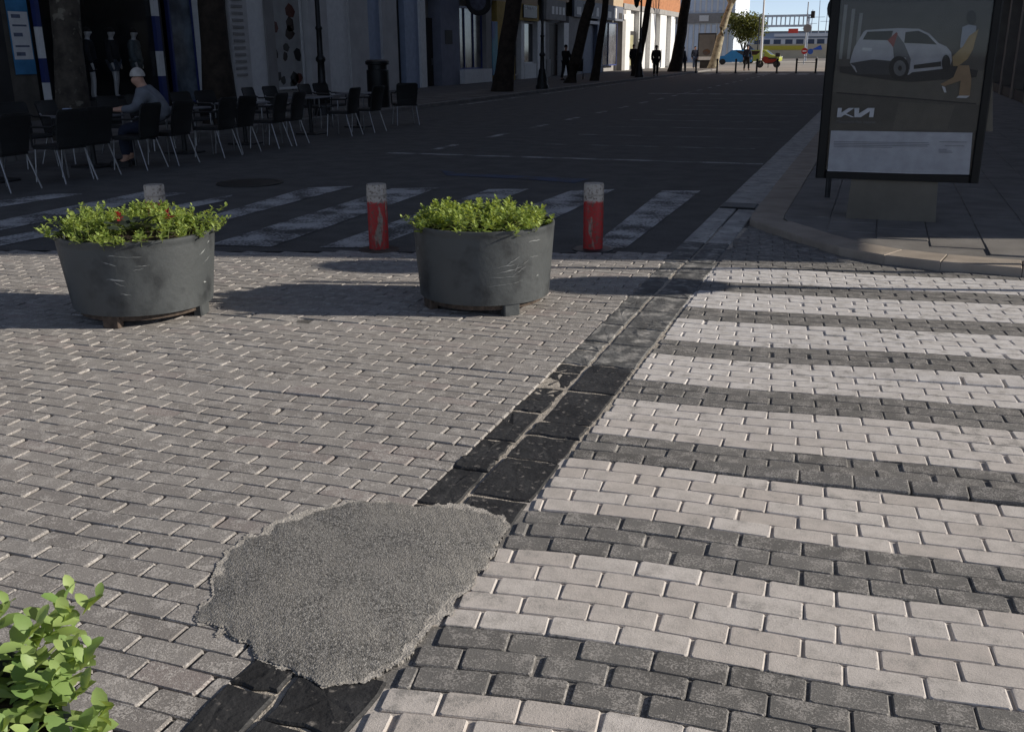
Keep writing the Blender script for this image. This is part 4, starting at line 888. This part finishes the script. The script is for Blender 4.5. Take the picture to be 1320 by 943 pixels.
# ------------------------------------------------------------ people
def skin_obj(name, V, E, R, mat, parent, sub_=2):
    me = bpy.data.meshes.new(name); me.from_pydata([tuple(v) for v in V], E, []); o = bpy.data.objects.new(name, me); C.objects.link(o); o.parent = parent
    sk = o.modifiers.new('skin', 'SKIN'); sk.use_smooth_shade = True
    if not me.skin_vertices: me.skin_vertices.new() if hasattr(me.skin_vertices, 'new') else None
    for i, rr in enumerate(R):
        d = me.skin_vertices[0].data[i]; d.radius = (rr, rr) if not isinstance(rr, tuple) else rr; d.use_root = (i == 0)
    s = o.modifiers.new('sub', 'SUBSURF'); s.levels = sub_; s.render_levels = sub_; me.materials.append(mat); return o
def chain(V, E, R, start, pts):
    prev = start
    for p, rr in pts: V.append(p); R.append(rr); E.append((prev, len(V) - 1)); prev = len(V) - 1
    return prev
def head_geo(parent, c, hair, cap=None, face=(0, -1, 0)):
    """hair or cap shell and the ears, nose on a head centred at c looking along face (local)"""
    f = Vector(face).normalized(); a = math.atan2(f.y, f.x)
    m = MB(); n = 14; rs = []
    for k in range(6):
        ph = .15 + k * .29; rs.append([(c[0] + math.cos(a) * -.012 + .098 * math.sin(ph) * math.cos(2 * PI * i / n), c[1] + math.sin(a) * -.012 + .098 * math.sin(ph) * math.sin(2 * PI * i / n), c[2] + .012 + .115 * math.cos(ph)) for i in range(n)])
    m.rings(rs); m.build('hair' if not cap else 'cap', hair, parent, smooth=True)
    if cap:
        m = MB(); m.prism([(c[0] + math.cos(a + d) * rr, c[1] + math.sin(a + d) * rr) for d, rr in ((-.8, .09), (-.5, .16), (0, .18), (.5, .16), (.8, .09))], 'z', c[2] + .03, c[2] + .04); m.build('cap_peak', hair, parent)
def person(label, loc, rz, top, legs, hair, stride=.12, armb=(.15, -.1), h=1.75, name='person', cat='person', skin=None, bare=False, group=None, shoes=None):
    s = h / 1.75; t = thing(name, label, cat, loc, rz, group)
    def S(p): return tuple(c * s for c in p)
    skm = skin or M_skin
    V, E, R = [], [], []
    def arm(sd, sw): return [((sd * .20, 0, 1.41), .05), ((sd * .25, sw * .6 + .02, 1.12), .042), ((sd * .24, -.06 + sw, .88), .034), ((sd * .235, -.08 + sw, .80), .03), ((sd * .23, -.09 + sw, .73), .02)]
    def leg(sd, st): return [((sd * .10, st * .3, .88), .085), ((sd * .10, st * .8 - .02, .50), .06), ((sd * .10, st * 1.4 + .03, .09), .042), ((sd * .11, st * 1.4 - .10, .035), .035)]
    V.append(S((0, 0, 1.0))); R.append(.12 * s)
    def add(st, pts): return chain(V, E, R, st, [(S(p), r_ * s) for p, r_ in pts])
    c = add(0, [((0, .01, 1.18), .115), ((0, .01, 1.36), .12), ((0, .01, 1.46), .07)])
    add(c, [((0, 0, 1.53), .05), ((0, -.015, 1.60), .095), ((0, -.015, 1.68), .09)])
    for sd, sw in ((1, armb[0]), (-1, armb[1])): add(c - 1, arm(sd, sw))
    for sd, st in ((1, stride), (-1, -stride)): add(0, leg(sd, st))
    skin_obj('body', V, E, R, skm, t)
    V, E, R = [S((0, .01, 1.36))], [], [.145 * s]
    def add(st, pts): return chain(V, E, R, st, [(S(p), r_ * s) for p, r_ in pts])
    add(0, [((0, .01, 1.18), .145), ((0, 0, 1.0), .15), ((0, 0, .88), .16)]); add(0, [((0, .01, 1.45), .085)])
    for sd, sw in ((1, armb[0]), (-1, armb[1])): add(0, [(p, r_ + .02) for p, r_ in arm(sd, sw)[:3]])
    skin_obj('jacket', V, E, [q_ * 1.22 for q_ in R], top, t)
    V, E, R = [S((0, 0, .97))], [], [.13 * s]
    def add(st, pts): return chain(V, E, R, st, [(S(p), r_ * s) for p, r_ in pts])
    for sd, st in ((1, stride), (-1, -stride)): add(0, [(p, r_ + .018) for p, r_ in leg(sd, st)[:(1 if bare else 3)]] + ([((sd * .10, st * .55, .66), .085)] if bare else []))
    skin_obj('shorts' if bare else 'trousers', V, E, [q_ * 1.15 for q_ in R], legs, t)
    for sd, st in ((1, stride), (-1, -stride)):
        mm = MB(); mm.rbox(sd * .11 * s - .045, sd * .11 * s + .045, st * 1.4 * s - .19, st * 1.4 * s + .07, 0, .085, .03); mm.build('shoe', shoes or M_black, t)
    head_geo(t, S((0, -.012, 1.645)), hair)
    mm = MB(); mm.lathe([(.014, -.02), (.018, 0), (.004, .03)], (0, -.105 * s, 1.63 * s), 6); mm.build('nose', skm, t)
    return t
cl = lambda n, c: pm('cloth_' + n, c, .9, .15, 12, .2, 60)
c_dk = cl('black', (.012, .012, .014)); c_navy = cl('navy', (.02, .025, .045)); c_brn = cl('brown', (.03, .022, .018)); c_grey = cl('grey', (.10, .11, .13)); c_blue = cl('jeans', (.05, .07, .12)); h_dk = cl('dark_hair', (.02, .015, .012)); h_gr = cl('grey_hair', (.32, .30, .28))
p = g(816, 92.5, .1); person('person in a long black coat standing before the lit doorway', (p[0], p[1], .1), -2.6, c_dk, c_dk, h_dk, .05, (.05, .12), 1.86)
p = g(845, 98.0, .1); person('person in dark brown jacket walking along the shaded kerb by the corner house', (p[0], p[1], .1), .3, c_brn, c_dk, h_dk, .10, (.1, -.1), 1.74)
p = g(962, 91); person('person in dark clothes crossing in the sun beside the blue car', (p[0], p[1], -.004), 2.9, c_navy, c_dk, h_dk, .13, (.12, -.12), 1.88)
p = g(895, 89, .0); person('person in navy jacket and blue jeans left of the far advertising panel', (p[0], p[1], -.004), 0.4, c_navy, c_blue, h_dk, .08, (.05, .05), 1.85)
p = g(880, 92, .1); person('person in grey jacket walking behind the broad-footed trunk', (p[0], p[1], -.004), 2.2, c_grey, c_blue, h_dk, .12, (.1, -.1), 1.8)
p = gx(729, 106, -15.6); person('person in black coat pushing a buggy past the brown double doors', (-15.6, p[1], .11), 2.6, c_dk, c_dk, h_dk, .12, (-.25, -.25), 1.75)
# buggy
p = gx(744, 106, -15.4); t = thing('pushchair', 'dark folding pushchair before the brown double doors', 'pushchair', (-15.4, p[1] + .2, .11), .3)
m = MB(); m.prism([(-.35, .45), (.3, .4), (.42, .55), (.05, 1.0), (-.3, 1.05), (-.45, .8)], 'x', -.22, .22); m.build('seat', c_dk, t)
m = MB(); m.tube([(-.24, .3, .15), (-.24, -.35, 1.0), (-.24, -.6, 1.05)], .015, 6); m.tube([(.24, .3, .15), (.24, -.35, 1.0), (.24, -.6, 1.05)], .015, 6); m.tube([(-.24, -.6, 1.05), (.24, -.6, 1.05)], .015, 6); m.build('handle_frame', M_alu, t)
for sx in (-.25, .25):
    for yy in (-.35, .35):
        m = MB(); m.rings([[(sx + dx, yy + .15 * math.cos(2 * PI * i / 14), .15 + .15 * math.sin(2 * PI * i / 14)) for i in range(14)] for dx in (-.02, .02)]); m.build('wheel', M_steel, t)

# mannequins in the dark shop
M_pale = pm('mannequin_pale', (.55, .50, .45), .5, .1, 6)
for px, X, lab, tp, lg, bare, rz in ((118, XF_L - .45, 'mannequin in a black top with bare pale legs', c_dk, c_dk, True, .6), (148, XF_L - .4, 'mannequin in black top and grey shorts with pale legs', c_dk, c_grey, True, .3), (177, XF_L - .4, 'mannequin in a grey green coat by the striped post', cl('greygreen', (.10, .12, .12)), cl('greygreen', (.10, .12, .12)), False, .4)):
    p = gx(px, 90, X); person(lab, (X, p[1], .45), rz + PI / 2, tp, lg, h_dk, .03, (.0, .0), 1.78, 'shop_mannequin', 'mannequin', M_pale, bare, 'mannequins in the dark shop window')

# ------------------------------------------------------------ cafe terrace
M_rat = pm('black_rattan', (.010, .010, .010), .6, .3, 60, .5, 120)
def chair0():
    t = thing('cafe_chair', 'x', 'chair')
    m = MB(); m.rbox(-.24, .21, -.23, .23, .40, .45, .03); m.build('seat', M_rat, t)
    m = MB(); n = 7
    fr = []; bk = []
    m.rings([[(.20 + .03 * math.cos(k * .9 - 2.7) * 0 + .02 * (1 - ((k - 3) / 3) ** 2) + sl * zt, (k - 3) / 3 * wd, z) for k in range(n)] + [(.225 + .02 * (1 - ((k - 3) / 3) ** 2) + sl * zt, (k - 3) / 3 * wd, z) for k in range(n - 1, -1, -1)]
             for z, zt, wd, sl in ((.43, 0, .20, .1), (.55, .12, .215, .1), (.72, .3, .225, .16), (.84, .42, .225, .2), (.875, .45, .19, .2))])
    m.build('backrest', M_rat, t)
    for sx, sy in ((1, 1), (1, -1), (-1, 1), (-1, -1)):
        mm = MB(); mm.tube([(.17 if sx > 0 else -.2, sy * .2, .42), (.30 if sx > 0 else -.22, sy * .235, 0)], .0105, 7); mm.build('leg', M_alu, t)
    for sy in (1, -1):
        mm = MB(); mm.tube([(-.2, sy * .235, .42), (-.21, sy * .245, .64), (-.15, sy * .25, .665), (.2, sy * .245, .67), (.24, sy * .23, .70)], .014, 7); mm.build('armrest', M_alu if sy > 0 else M_rat, t)
    return t
ch = chair0(); ch.scale = (1.05, 1.08, 1.06); first = [True]
def put_chair(x, y, rz, label, group, z=0.0):
    o = ch if first[0] else copy_tree(ch); first[0] = False
    o.location = (x, y, z); o.rotation_euler = (0, 0, rz); o['label'] = label; o['group'] = group; o['category'] = 'chair'
r = random.Random(12)
A = ('black woven cafe chair with metal legs, back turned to the road', 'cafe chairs with backs to the road')
tname = ['under the hanging banner', 'with cups', 'before the dark brown trunk', 'before the louvred facade', 'next to the ringed lamp column', 'beside the litter bin']; tabs = [9.9, 11.75, 13.85, 15.6, 17.9, 19.9]
def near_t(y): return tname[min(range(6), key=lambda k_: abs(tabs[k_] - y))]
B = ('black woven cafe chair on the shop side of the tables', 'cafe chairs on the shop side')
for px, yy in ((6, 190), (82, 185), (121, 185), (183, 180), (222, 175), (281, 165), (310, 160), (352, 155), (376, 150), (449, 150), (478, 140)):
    p = gx(px, yy, -9.98); put_chair(-10.06 + r.uniform(-.06, .06), p[1], r.uniform(-.15, .15), 'black woven chair, back to the road, at the table ' + near_t(p[1]), A[1])
p = gx(533, 130, -9.98); put_chair(-10.2, p[1], -.9, 'black woven cafe chair standing alone at the end of the terrace', 'cafe chairs with backs to the road')
tabs = [9.9, 11.75, 13.85, 15.6, 17.9, 19.9]
for k, y in enumerate(tabs):
    put_chair(-11.75 + r.uniform(-.08, .08), y - .32, PI + r.uniform(-.2, .2), 'black woven chair on the shop side of the table ' + near_t(y), B[1]); put_chair(-11.75 + r.uniform(-.08, .08), y + .36, PI + r.uniform(-.2, .2), 'black woven chair on the shop side of the table ' + near_t(y), B[1])
# tables
tl = ['cafe table at the terrace end under the hanging banner', 'cafe table with cups at which the capped person sits', 'cafe table before the dark brown trunk', 'cafe table before the louvred facade', 'cafe table next to the ringed lamp column', 'cafe table beside the black litter bin']
for k, y in enumerate(tabs):
    t = thing('cafe_table', 'square grey ' + tl[k], 'table', (-10.9, y, 0), 0, 'square cafe tables')
    m = MB(); m.rbox(-.36, .36, -.36, .36, .715, .745, .015); m.build('table_top', pm('table_grey', (.12, .12, .13), .35, .1, 6), t)
    m = MB(); m.lathe([(.04, .03), (.035, .35), (.05, .715)], seg=12); m.build('column', M_black, t); m = MB(); m.rbox(-.24, .24, -.24, .24, 0, .03, .012); m.build('base', M_black, t)
for dx, dy, nm, lab in ((.15, -.15, 'cup', 'small white cup'), (-.1, .12, 'cup', 'small white cup'), (-.18, -.2, 'napkin_holder', 'pale blue napkin holder')):
    if nm == 'cup':
        m = MB(); m.lathe([(.028, 0), (.04, .07), (.036, .07), (.02, .01)], seg=14); o = m.build(nm, M_whitef, None, smooth=True, loc=(-10.9 + dx, 11.75 + dy, .746)); tag(o, 'small white cup on the table of the capped person', 'cup', 'cups on the cafe table')
    else:
        m = MB(); m.rbox(-.06, .06, -.04, .04, 0, .10, .008); o = m.build(nm, M_lblue, None, loc=(-10.9 + dx, 11.75 + dy, .746)); tag(o, 'pale blue napkin holder on the table with cups', 'napkin holder')
# seated person (facing the table, seen from behind)
py = gx(205, 150, -10.1)[1]
t = thing('person', 'person in grey shirt and pale cap sitting hunched at a cafe table', 'person', (-10.02, py - .12, 0), math.radians(-62))
V, E, R = [(0, .02, .55)], [], [.15]
c = chain(V, E, R, 0, [((0, -.02, .75), .14), ((0, -.10, .95), .15), ((0, -.16, 1.06), .08)])
chain(V, E, R, c, [((0, -.17, 1.10), .065), ((0, -.21, 1.15), .095), ((0, -.225, 1.22), .092)])
for sd in (1, -1):
    q = chain(V, E, R, c - 1, [((sd * .2, -.12, .99), .055), ((sd * .26, -.22, .78), .045), ((sd * .16, -.46, .775), .036), ((sd * .14, -.52, .772), .03)])
    for k in range(5): chain(V, E, R, q, [((sd * (.105 + .018 * k), -.56 - (.012 if k in (1, 2, 3) else 0), .772), .011), ((sd * (.10 + .02 * k), -.60 - (.02 if k in (1, 2, 3) else -.01), .762), .009)])
    chain(V, E, R, 0, [((sd * .12, -.12, .53), .09), ((sd * .14, -.45, .52), .07), ((sd * .14, -.44, .10), .045), ((sd * .14, -.56, .04), .035)])
skin_obj('body', V, E, R, M_skin, t)
V, E, R = [(0, -.10, .95)], [], [.215]
chain(V, E, R, 0, [((0, -.02, .75), .215), ((0, .02, .58), .20)]); chain(V, E, R, 0, [((0, -.15, 1.06), .11)])
for sd in (1, -1): chain(V, E, R, 0, [((sd * .2, -.12, .99), .10), ((sd * .26, -.22, .79), .07), ((sd * .18, -.42, .777), .052)])
skin_obj('shirt', V, E, R, cl('shirt_grey', (.13, .14, .16)), t)
V, E, R = [(0, .02, .55)], [], [.165]
for sd in (1, -1): chain(V, E, R, 0, [((sd * .12, -.12, .53), .105), ((sd * .14, -.45, .52), .088), ((sd * .14, -.44, .14), .062)])
skin_obj('trousers', V, E, R, c_navy, t)
for sd in (1, -1): m = MB(); m.rbox(sd * .14 - .05, sd * .14 + .05, -.66, -.38, 0, .09, .03); m.build('shoe', M_black, t)
head_geo(t, (0, -.215, 1.20), cl('cap_pale', (.40, .38, .35)), None)
t.scale = (1.1, 1.1, 1.06)

# ------------------------------------------------------------ far end of the street, in the sun
for k, px in enumerate((883, 897, 924, 948, 975, 1001, 1026, 1051)):
    p = g(px, 94.3); t = thing('iron_bollard', 'thin black iron bollard in the row across the street end', 'bollard', (p[0], p[1], -.003), 0, 'thin bollards across the street end')
    m = MB(); m.lathe([(.09, 0), (.09, .06), (.065, .1), (.06, .82), (.08, .85), (.08, .9), (.05, .95), (.001, .97)], seg=12); m.build('shaft', M_black, t, smooth=True)
    m = MB(); m.lathe([(.066, .70), (.066, .74)], seg=12); m.build('ring', M_steel, t)
# far advertising panel
p0 = gy(898, 80, 91); p1 = gy(923, 80, 91); pt = gy(900, 43, 91)
t = thing('advertising_panel', 'distant black-framed advertising panel with grey poster beside sunlit trunk', 'advertising panel', ((p0[0] + p1[0]) / 2, 91, -.003)); hw = (p1[0] - p0[0]) / 2 - .05; zt = pt[2]
m = MB(); m.rbox(-hw, hw, -.12, .12, .55, zt, .03); m.build('frame', M_black, t); m = MB(); m.rbox(-hw * .7, hw * .7, -.1, .1, 0, .55, .02); m.build('foot', M_dwall, t)
po = MB().box(-hw + .1, hw - .1, -.128, -.121, .68, zt - .12).build('poster', pm('grey_poster', (.13, .125, .12), .6, .12, 2), t)
MB().prism([(.55 * hw * math.cos(a * .7) * .8, 1.35 + .28 * math.sin(a * .7)) for a in range(9)], 'y', -.1345, -.129).build('printed_shape', pm('poster_shape', (.28, .12, .04), .6, .6, 5, col2=(.06, .06, .07)), po)
MB().box(-hw + .12, hw - .12, -.1315, -.129, .70, .98).build('printed_band', M_whitef, po)
# cars
def car(label, loc, rz, L, H, W, paint, group=None):
    t = thing('parked_car', label, 'car', loc, rz, group); hl = L / 2
    prof = [(-hl, .45), (-hl + .02, .72), (-hl + .25, .86), (-hl + .95, .94), (-hl + 1.65, H - .04), (-hl + 2.1, H), (hl - 1.0, H - .03), (hl - .28, 1.0), (hl - .03, .85), (hl, .5), (hl - .1, .28), (-hl + .1, .26)]
    m = MB(); rs = []
    for yy, ins_ in ((-W / 2, .10), (-W / 2 + .04, 0), (W / 2 - .04, 0), (W / 2, .10)):
        rs.append([(x, (yy if z < .95 else yy * .84), z - (ins_ * .3 if z > .9 else 0)) for x, z in prof])
    m.rings(rs); m.build('body', paint, t, smooth=True)
    for sd in (-1, 1):
        for xa, xb, xc, xd in ((-hl + 1.15, -hl + 1.72, 0.0, 0.0), (.08, .08, hl - .98, hl - .5)):
            y1 = sd * (W / 2 * .845 + .012); y0 = sd * (W / 2 * .90 + .01); m = MB()
            P = [(xa, y0, .96), (xb, y1, H - .12), (xc, y1, H - .12), (xd, y0, .96)]; m.add(P + [(a_, b_ - sd * .02, c_) for a_, b_, c_ in P], [(0, 1, 2, 3), (4, 7, 6, 5), (0, 4, 5, 1), (1, 5, 6, 2), (2, 6, 7, 3), (3, 7, 4, 0)]); m.build('side_window', M_dglass, t)
        for xx in (-hl + .75, hl - .72):
            w_ = MB().rings([[(xx + .31 * math.cos(2 * PI * i / 20), sd * W / 2 + dy, .31 + .31 * math.sin(2 * PI * i / 20)) for i in range(20)] for dy in (-.1, .03)]).build('wheel', M_black, t)
            MB().rings([[(xx + .19 * math.cos(2 * PI * i / 16), sd * (W / 2 + .035) + dy, .31 + .19 * math.sin(2 * PI * i / 16)) for i in range(16)] for dy in (-.012, .012)]).build('rim', M_alu, w_)
        MB().box(-hl - .005, -hl + .12, sd * W * .36 - .15, sd * W * .36 + .15, .66, .78).build('headlight', M_whitef, t); MB().box(hl - .1, hl + .012, sd * W * .38 - .12, sd * W * .38 + .12, .72, .92).build('tail_light', pm('tail_red', (.3, .02, .02), .4, .1, 5), t)
    y2 = W / 2 * .72
    for xa, za, xb, zb in ((-hl + .98, .97, -hl + 1.62, H - .07), (hl - .30, 1.02, hl - .93, H - .07)):
        m = MB(); s_ = -1 if xa < 0 else 1; P = [(xa + s_ * .02, -y2, za), (xa + s_ * .02, y2, za), (xb + s_ * .02, y2 * .92, zb), (xb + s_ * .02, -y2 * .92, zb)]
        m.add(P + [(a_ - s_ * .06, b_, c_) for a_, b_, c_ in P], [(0, 1, 2, 3), (4, 7, 6, 5), (0, 4, 5, 1), (1, 5, 6, 2), (2, 6, 7, 3), (3, 7, 4, 0)]); m.build('windscreen', M_dglass, t)
    return t
p = gy(946, 82, 112); car('small blue car parked in the sun behind the bollards', (p[0], 112, -.003), .12, 3.9, 1.52, 1.75, pm('blue_car', (.02, .22, .48), .3, .05, 3, spec=.6))
p = gy(978, 80, 119); car('yellow green taxi-like car behind the red motorbike', (p[0] + .3, 119, -.003), PI - .1, 4.3, 1.5, 1.75, pm('lime_car', (.38, .42, .05), .3, .05, 3, spec=.6))
p = gy(936, 72, 135); car('white car mostly hidden behind the blue parked car', (p[0], 135, -.003), .05, 4.2, 1.5, 1.75, pm('white_car', (.6, .6, .6), .3, .05, 3, spec=.6))
# motorbike
p = g(990, 87.5); t = thing('motorbike', 'red motorbike with top case parked before the yellow green car', 'motorbike', (p[0], p[1], -.003), .15); M_rp2 = pm('red_paint', (.30, .025, .012), .35, .1, 6)
for xx in (-.72, .72):
    w_ = MB().rings([[(xx + rr * math.cos(2 * PI * i / 22), dy, .31 + rr * math.sin(2 * PI * i / 22)) for i in range(22)] for rr, dy in ((.22, -.05), (.31, -.05), (.31, .05), (.22, .05), (.22, -.05))]  , cap=False).build('wheel', M_black, t)
    MB().rings([[(xx + .22 * math.cos(2 * PI * i / 16), dy, .31 + .22 * math.sin(2 * PI * i / 16)) for i in range(16)] for dy in (-.015, .015)]).build('rim', M_steel, w_)
MB().rings([[(x, s_ * w_, z + (-.0)) for x, z in ((-.5, .55), (-.62, .80), (-.35, .98), (0, .88), (.2, .72), (.62, .78), (.70, .62), (.3, .42), (-.25, .36))] for s_, w_ in ((-1, .10), (-1, .2), (1, .2), (1, .10))][:]).build('fairing', M_rp2, t)
MB().rbox(-.05, .72, -.15, .15, .76, .86, .03).build('saddle', M_black, t); MB().rbox(.55, .98, -.22, .22, .92, 1.25, .05).build('top_case', M_dwall, t)
MB().tube([(-.72, 0, .31), (-.50, 0, .85), (-.42, 0, 1.05)], .035, 8).build('fork', M_alu, t); MB().tube([(-.42, -.36, 1.08), (-.42, 0, 1.04), (-.42, .36, 1.08)], .018, 6).build('handlebar', M_black, t)
MB().prism([(-.50, 1.0), (-.42, 1.35), (-.39, 1.35), (-.45, 1.0)], 'y', -.16, .16).build('windscreen', M_dglass, t); MB().tube([(-.1, -.2, .35), (.5, -.22, .38), (.85, -.22, .45)], .05, 8).build('exhaust', M_steel, t); MB().box(-.02, .02, .05, .32, 0, .35).build('kickstand', M_steel, t)
# low hoop barrier
p0 = g(1026, 88); p1 = g(1053, 88)
t = thing('hoop_barrier', 'low steel hoop barrier behind the thin bollards', 'barrier', (p0[0], p0[1], 0)); L_ = p1[0] - p0[0]
MB().tube([(0, 0, -.02), (0, 0, .8), (.1, 0, .92), (L_ - .1, 0, .92), (L_, 0, .8), (L_, 0, -.02)], .04, 8).build('tube', pm('grey_tube', (.3, .3, .3), .5, .1, 5), t); MB().tube([(0, 0, .45), (L_, 0, .45)], .025, 6).build('rail', M_steel, t)
# poles, signs
p = g(975, 86); t = thing('flag_pole', 'tall pale pole rising beside the red motorbike', 'pole', (p[0] - .3, p[1] + 6, -.003)); MB().tube([(0, 0, 0), (-.1, 0, 11)], [.11, .07], 10).build('shaft', M_whitef, t); MB().lathe([(.2, 0), (.2, .15), (.12, .2)], seg=12).build('foot', M_stone, t)
p = g(963, 84); t = thing('thin_pole', 'thin dark pole above the person in the sun', 'pole', (p[0] - .4, p[1] + 12, -.003)); MB().tube([(0, 0, 0), (0, 0, 5.2)], .07, 8).build('shaft', M_black, t); MB().lathe([(.15, 0), (.15, .12), (.08, .15)], seg=12).build('foot', M_black, t)
p = gy(1036, 80, 112); t = thing('no_entry_sign', 'red no entry sign with a blue disc beside it on a pole', 'traffic sign', (p[0], 112, -.003))
MB().tube([(0, 0, 0), (0, 0, 6.2)], .06, 8).build('post', pm('galvanised', (.4, .41, .42), .45), t)
for dx, z, rr, mt, nm in ((0, 1.35, .32, pm('sign_red', (.45, .02, .02), .5, .05, 5), 'red_disc'), (.6, 1.3, .28, pm('sign_blue', (.03, .1, .4), .4), 'blue_disc'), (0.1, 3.6, .42, M_stone, 'round_back')):
    d_ = MB().rings([[(dx + rr * math.cos(2 * PI * i / 22), yy, z + rr * math.sin(2 * PI * i / 22)) for i in range(22)] for yy in (-.09, -.07)]).build(nm, mt, t)
    if nm == 'red_disc': MB().box(-.2, .2, -.095, -.0905, 1.29, 1.41).build('white_bar', M_whitef, d_)
MB().rbox(.35, .75, -.2, .2, 4.6, 5.3, .05).build('lantern', M_dwall, t); MB().tube([(0, 0, 4.6), (.4, 0, 4.65)], .04, 6).build('arm', M_dwall, t)
# gantry
a0 = gy(981, 70, 150); a1 = gy(1038, 70, 150); zt = gy(1000, 20, 150)[2]; zb = gy(1000, 33, 150)[2]
t = thing('gantry', 'grey steel gantry with lattice panel rising over the white ferry', 'gantry', (a0[0], 150, -.09)); M_gal = pm('gantry_grey', (.28, .31, .37), .5, .1, 3)
for xx in (0, a1[0] - a0[0]):
    for dy in (-.5, .5): MB().box(xx - .16, xx + .16, dy - .14, dy + .14, 0, zt).build('leg', M_gal, t)
for z in (zb, zt): MB().box(-.5, a1[0] - a0[0] + .5, -.5, .5, z - .14, z + .14).build('beam', M_gal, t)
for k in range(11): xx = (a1[0] - a0[0]) * k / 10; MB().box(xx - .05, xx + .05, -.4, .4, zb + .14, zt - .14).build('lattice_bar', M_gal, t)
# ferry
fy = 190.0; a0 = gy(965, 62, fy); a1 = gy(1105, 62, fy); X0f, X1f = a0[0], a1[0]; z = lambda py: gy(1020, py, fy)[2]
t = thing('ferry', 'long white ferry with dark square windows and a yellow band', 'boat', (X0f, fy, -.09))
M_fw = pm('ferry_white', (.62, .63, .66), .5, .05, .5)
wpart(MB().prism([(X0f, z(57)), (X1f, z(57)), (X1f, -.09), (X0f + 3, -.09)], 'y', fy, fy + 9), 'hull', pm('ferry_hull', (.50, .42, .30), .6, .1, .3), t)
wpart(box_(X0f - 1, X1f, fy + .3, fy + 8, z(57), z(49.5)), 'deck_house', M_fw, t); wpart(box_(X0f + 4.4, X1f, fy - .4, fy + 9, z(47.3), z(43.5)), 'roof', M_fw, t); wpart(box_(X0f, X1f, fy + .5, fy + 7, z(49.5), z(47.3)), 'upper_band', M_lblue, t)
wpart(box_(X0f + 2.4, gy(1040, 60, fy)[0], fy - .12, fy - .02, z(64.5), z(59)), 'yellow_band', pm('ferry_yellow', (.50, .40, .04), .6, .05, 2), t)
wpart(MB().prism([(gy(1046, 64, fy)[0], z(64.5)), (gy(1060, 64, fy)[0], z(64.5)), (gy(1058, 60, fy)[0], z(58.5))], 'y', fy - .12, fy - .02), 'blue_wedge', pm('ferry_blue', (.03, .10, .45), .5), t)
for px in (972, 983, 997, 1012, 1026, 1040, 1053, 1066, 1080): xa = gy(px, 55, fy)[0]; wpart(box_(xa, xa + 1.25, fy + .22, fy + .29, z(57), z(51)), 'window', pm('ferry_window', (.03, .05, .10), .2), t)
for px in (993, 1023): pass
t = thing('red_signboard', 'red signboard standing above the ferry roof', 'sign', (gy(1022, 42, 200)[0], 200, 0)); q0, q1 = gy(1016, 43, 200), gy(1029, 37, 200)
wpart(box_(q0[0], q1[0], 200, 200.2, q0[2], q1[2]), 'board', pm('sign_red2', (.5, .05, .03), .6), t); wpart(box_((q0[0] + q1[0]) / 2 - .1, (q0[0] + q1[0]) / 2 + .1, 200.2, 200.4, -.09, q1[2]), 'post', M_gal, t)
for k, (px, py) in enumerate(((1059, 0), (1048, 12), (1066, 8), (1041, 22))):
    q = gy(px, py, 260); t = thing('ship_mast', 'thin pale mast standing over the harbour behind the ferry', 'mast', (q[0], 260, -.09), 0, 'masts over the harbour'); MB().tube([(0, 0, 0), (.3 * (k - 1), 0, q[2])], [.16, .07], 6).build('spar', M_gal, t); MB().tube([(-1.2, 0, q[2] * .7), (1.2, 0, q[2] * .7)], .05, 6).build('crosstree', M_gal, t)
q0, q1 = gy(880, 62, 300), gy(1140, 62, 300)
b = thing('quay_building', 'low pale blue harbour hall beyond the ferry', 'building', (q0[0], 300, -.09)); wpart(box_(q0[0] - 60, q1[0] + 60, 300, 318, -.09, gy(1000, 42, 300)[2]), 'wall', pm('hall_blue', (.30, .36, .46), .8, .1, .1), b); wpart(box_(q0[0] - 61, q1[0] + 61, 299.6, 319, gy(1000, 42, 300)[2], gy(1000, 40.5, 300)[2]), 'roof_edge', M_stone, b)
for k in range(30): wpart(box_(q0[0] - 50 + k * 5.2, q0[0] - 47.5 + k * 5.2, 299.9, 299.98, 1.5, 4.0), 'window', pm('ferry_window', (.03, .05, .10), .2), b)
# glass corner house beyond the crossing
gyY = 132.0; q0, q1 = gy(886, 60, gyY), gy(945, 60, gyY)
b = thing('glass_house', 'pale blue glazed building beyond the sunlit leaning trunk', 'building', (q0[0], gyY, -.09)); M_gl = pm('pale_glazing', (.55, .66, .80), .2, .12, .4, spec=.6)
wpart(box_(q0[0] - 14, q1[0], gyY, gyY + 14, -.09, 26), 'wall', pm('pale_wall', (.62, .68, .76), .7, .05, .3), b); zc = gy(900, 24, gyY)[2]
wpart(box_(q0[0] - 14, q1[0] + .1, gyY - .25, gyY, zc - .6, zc + .6), 'grey_fascia', M_stone, b); wpart(box_(gy(902, 25, gyY)[0], gy(914, 25, gyY)[0], gyY - .33, gyY - .26, zc - .35, zc + .35), 'white_sign', M_whitef, b)
w_ = (q1[0] - q0[0])
for k in range(8):
    xa = q0[0] + k * w_ / 8
    for z0, z1 in ((.3, zc - .8), (zc + .9, zc + 4), (zc + 4.5, zc + 8)): ww = wpart(box_(xa + .12, xa + w_ / 8 - .12, gyY - .06, gyY - .01, z0, z1), 'window', M_gl, b)
    wpart(box_(xa - .08, xa + .08, gyY - .14, gyY - .07, .1, zc - .7), 'mullion', M_whitef, b); wpart(box_(xa - .12, xa + .12, gyY - .14, gyY - .07, zc + .7, 20), 'mullion', M_whitef, b)
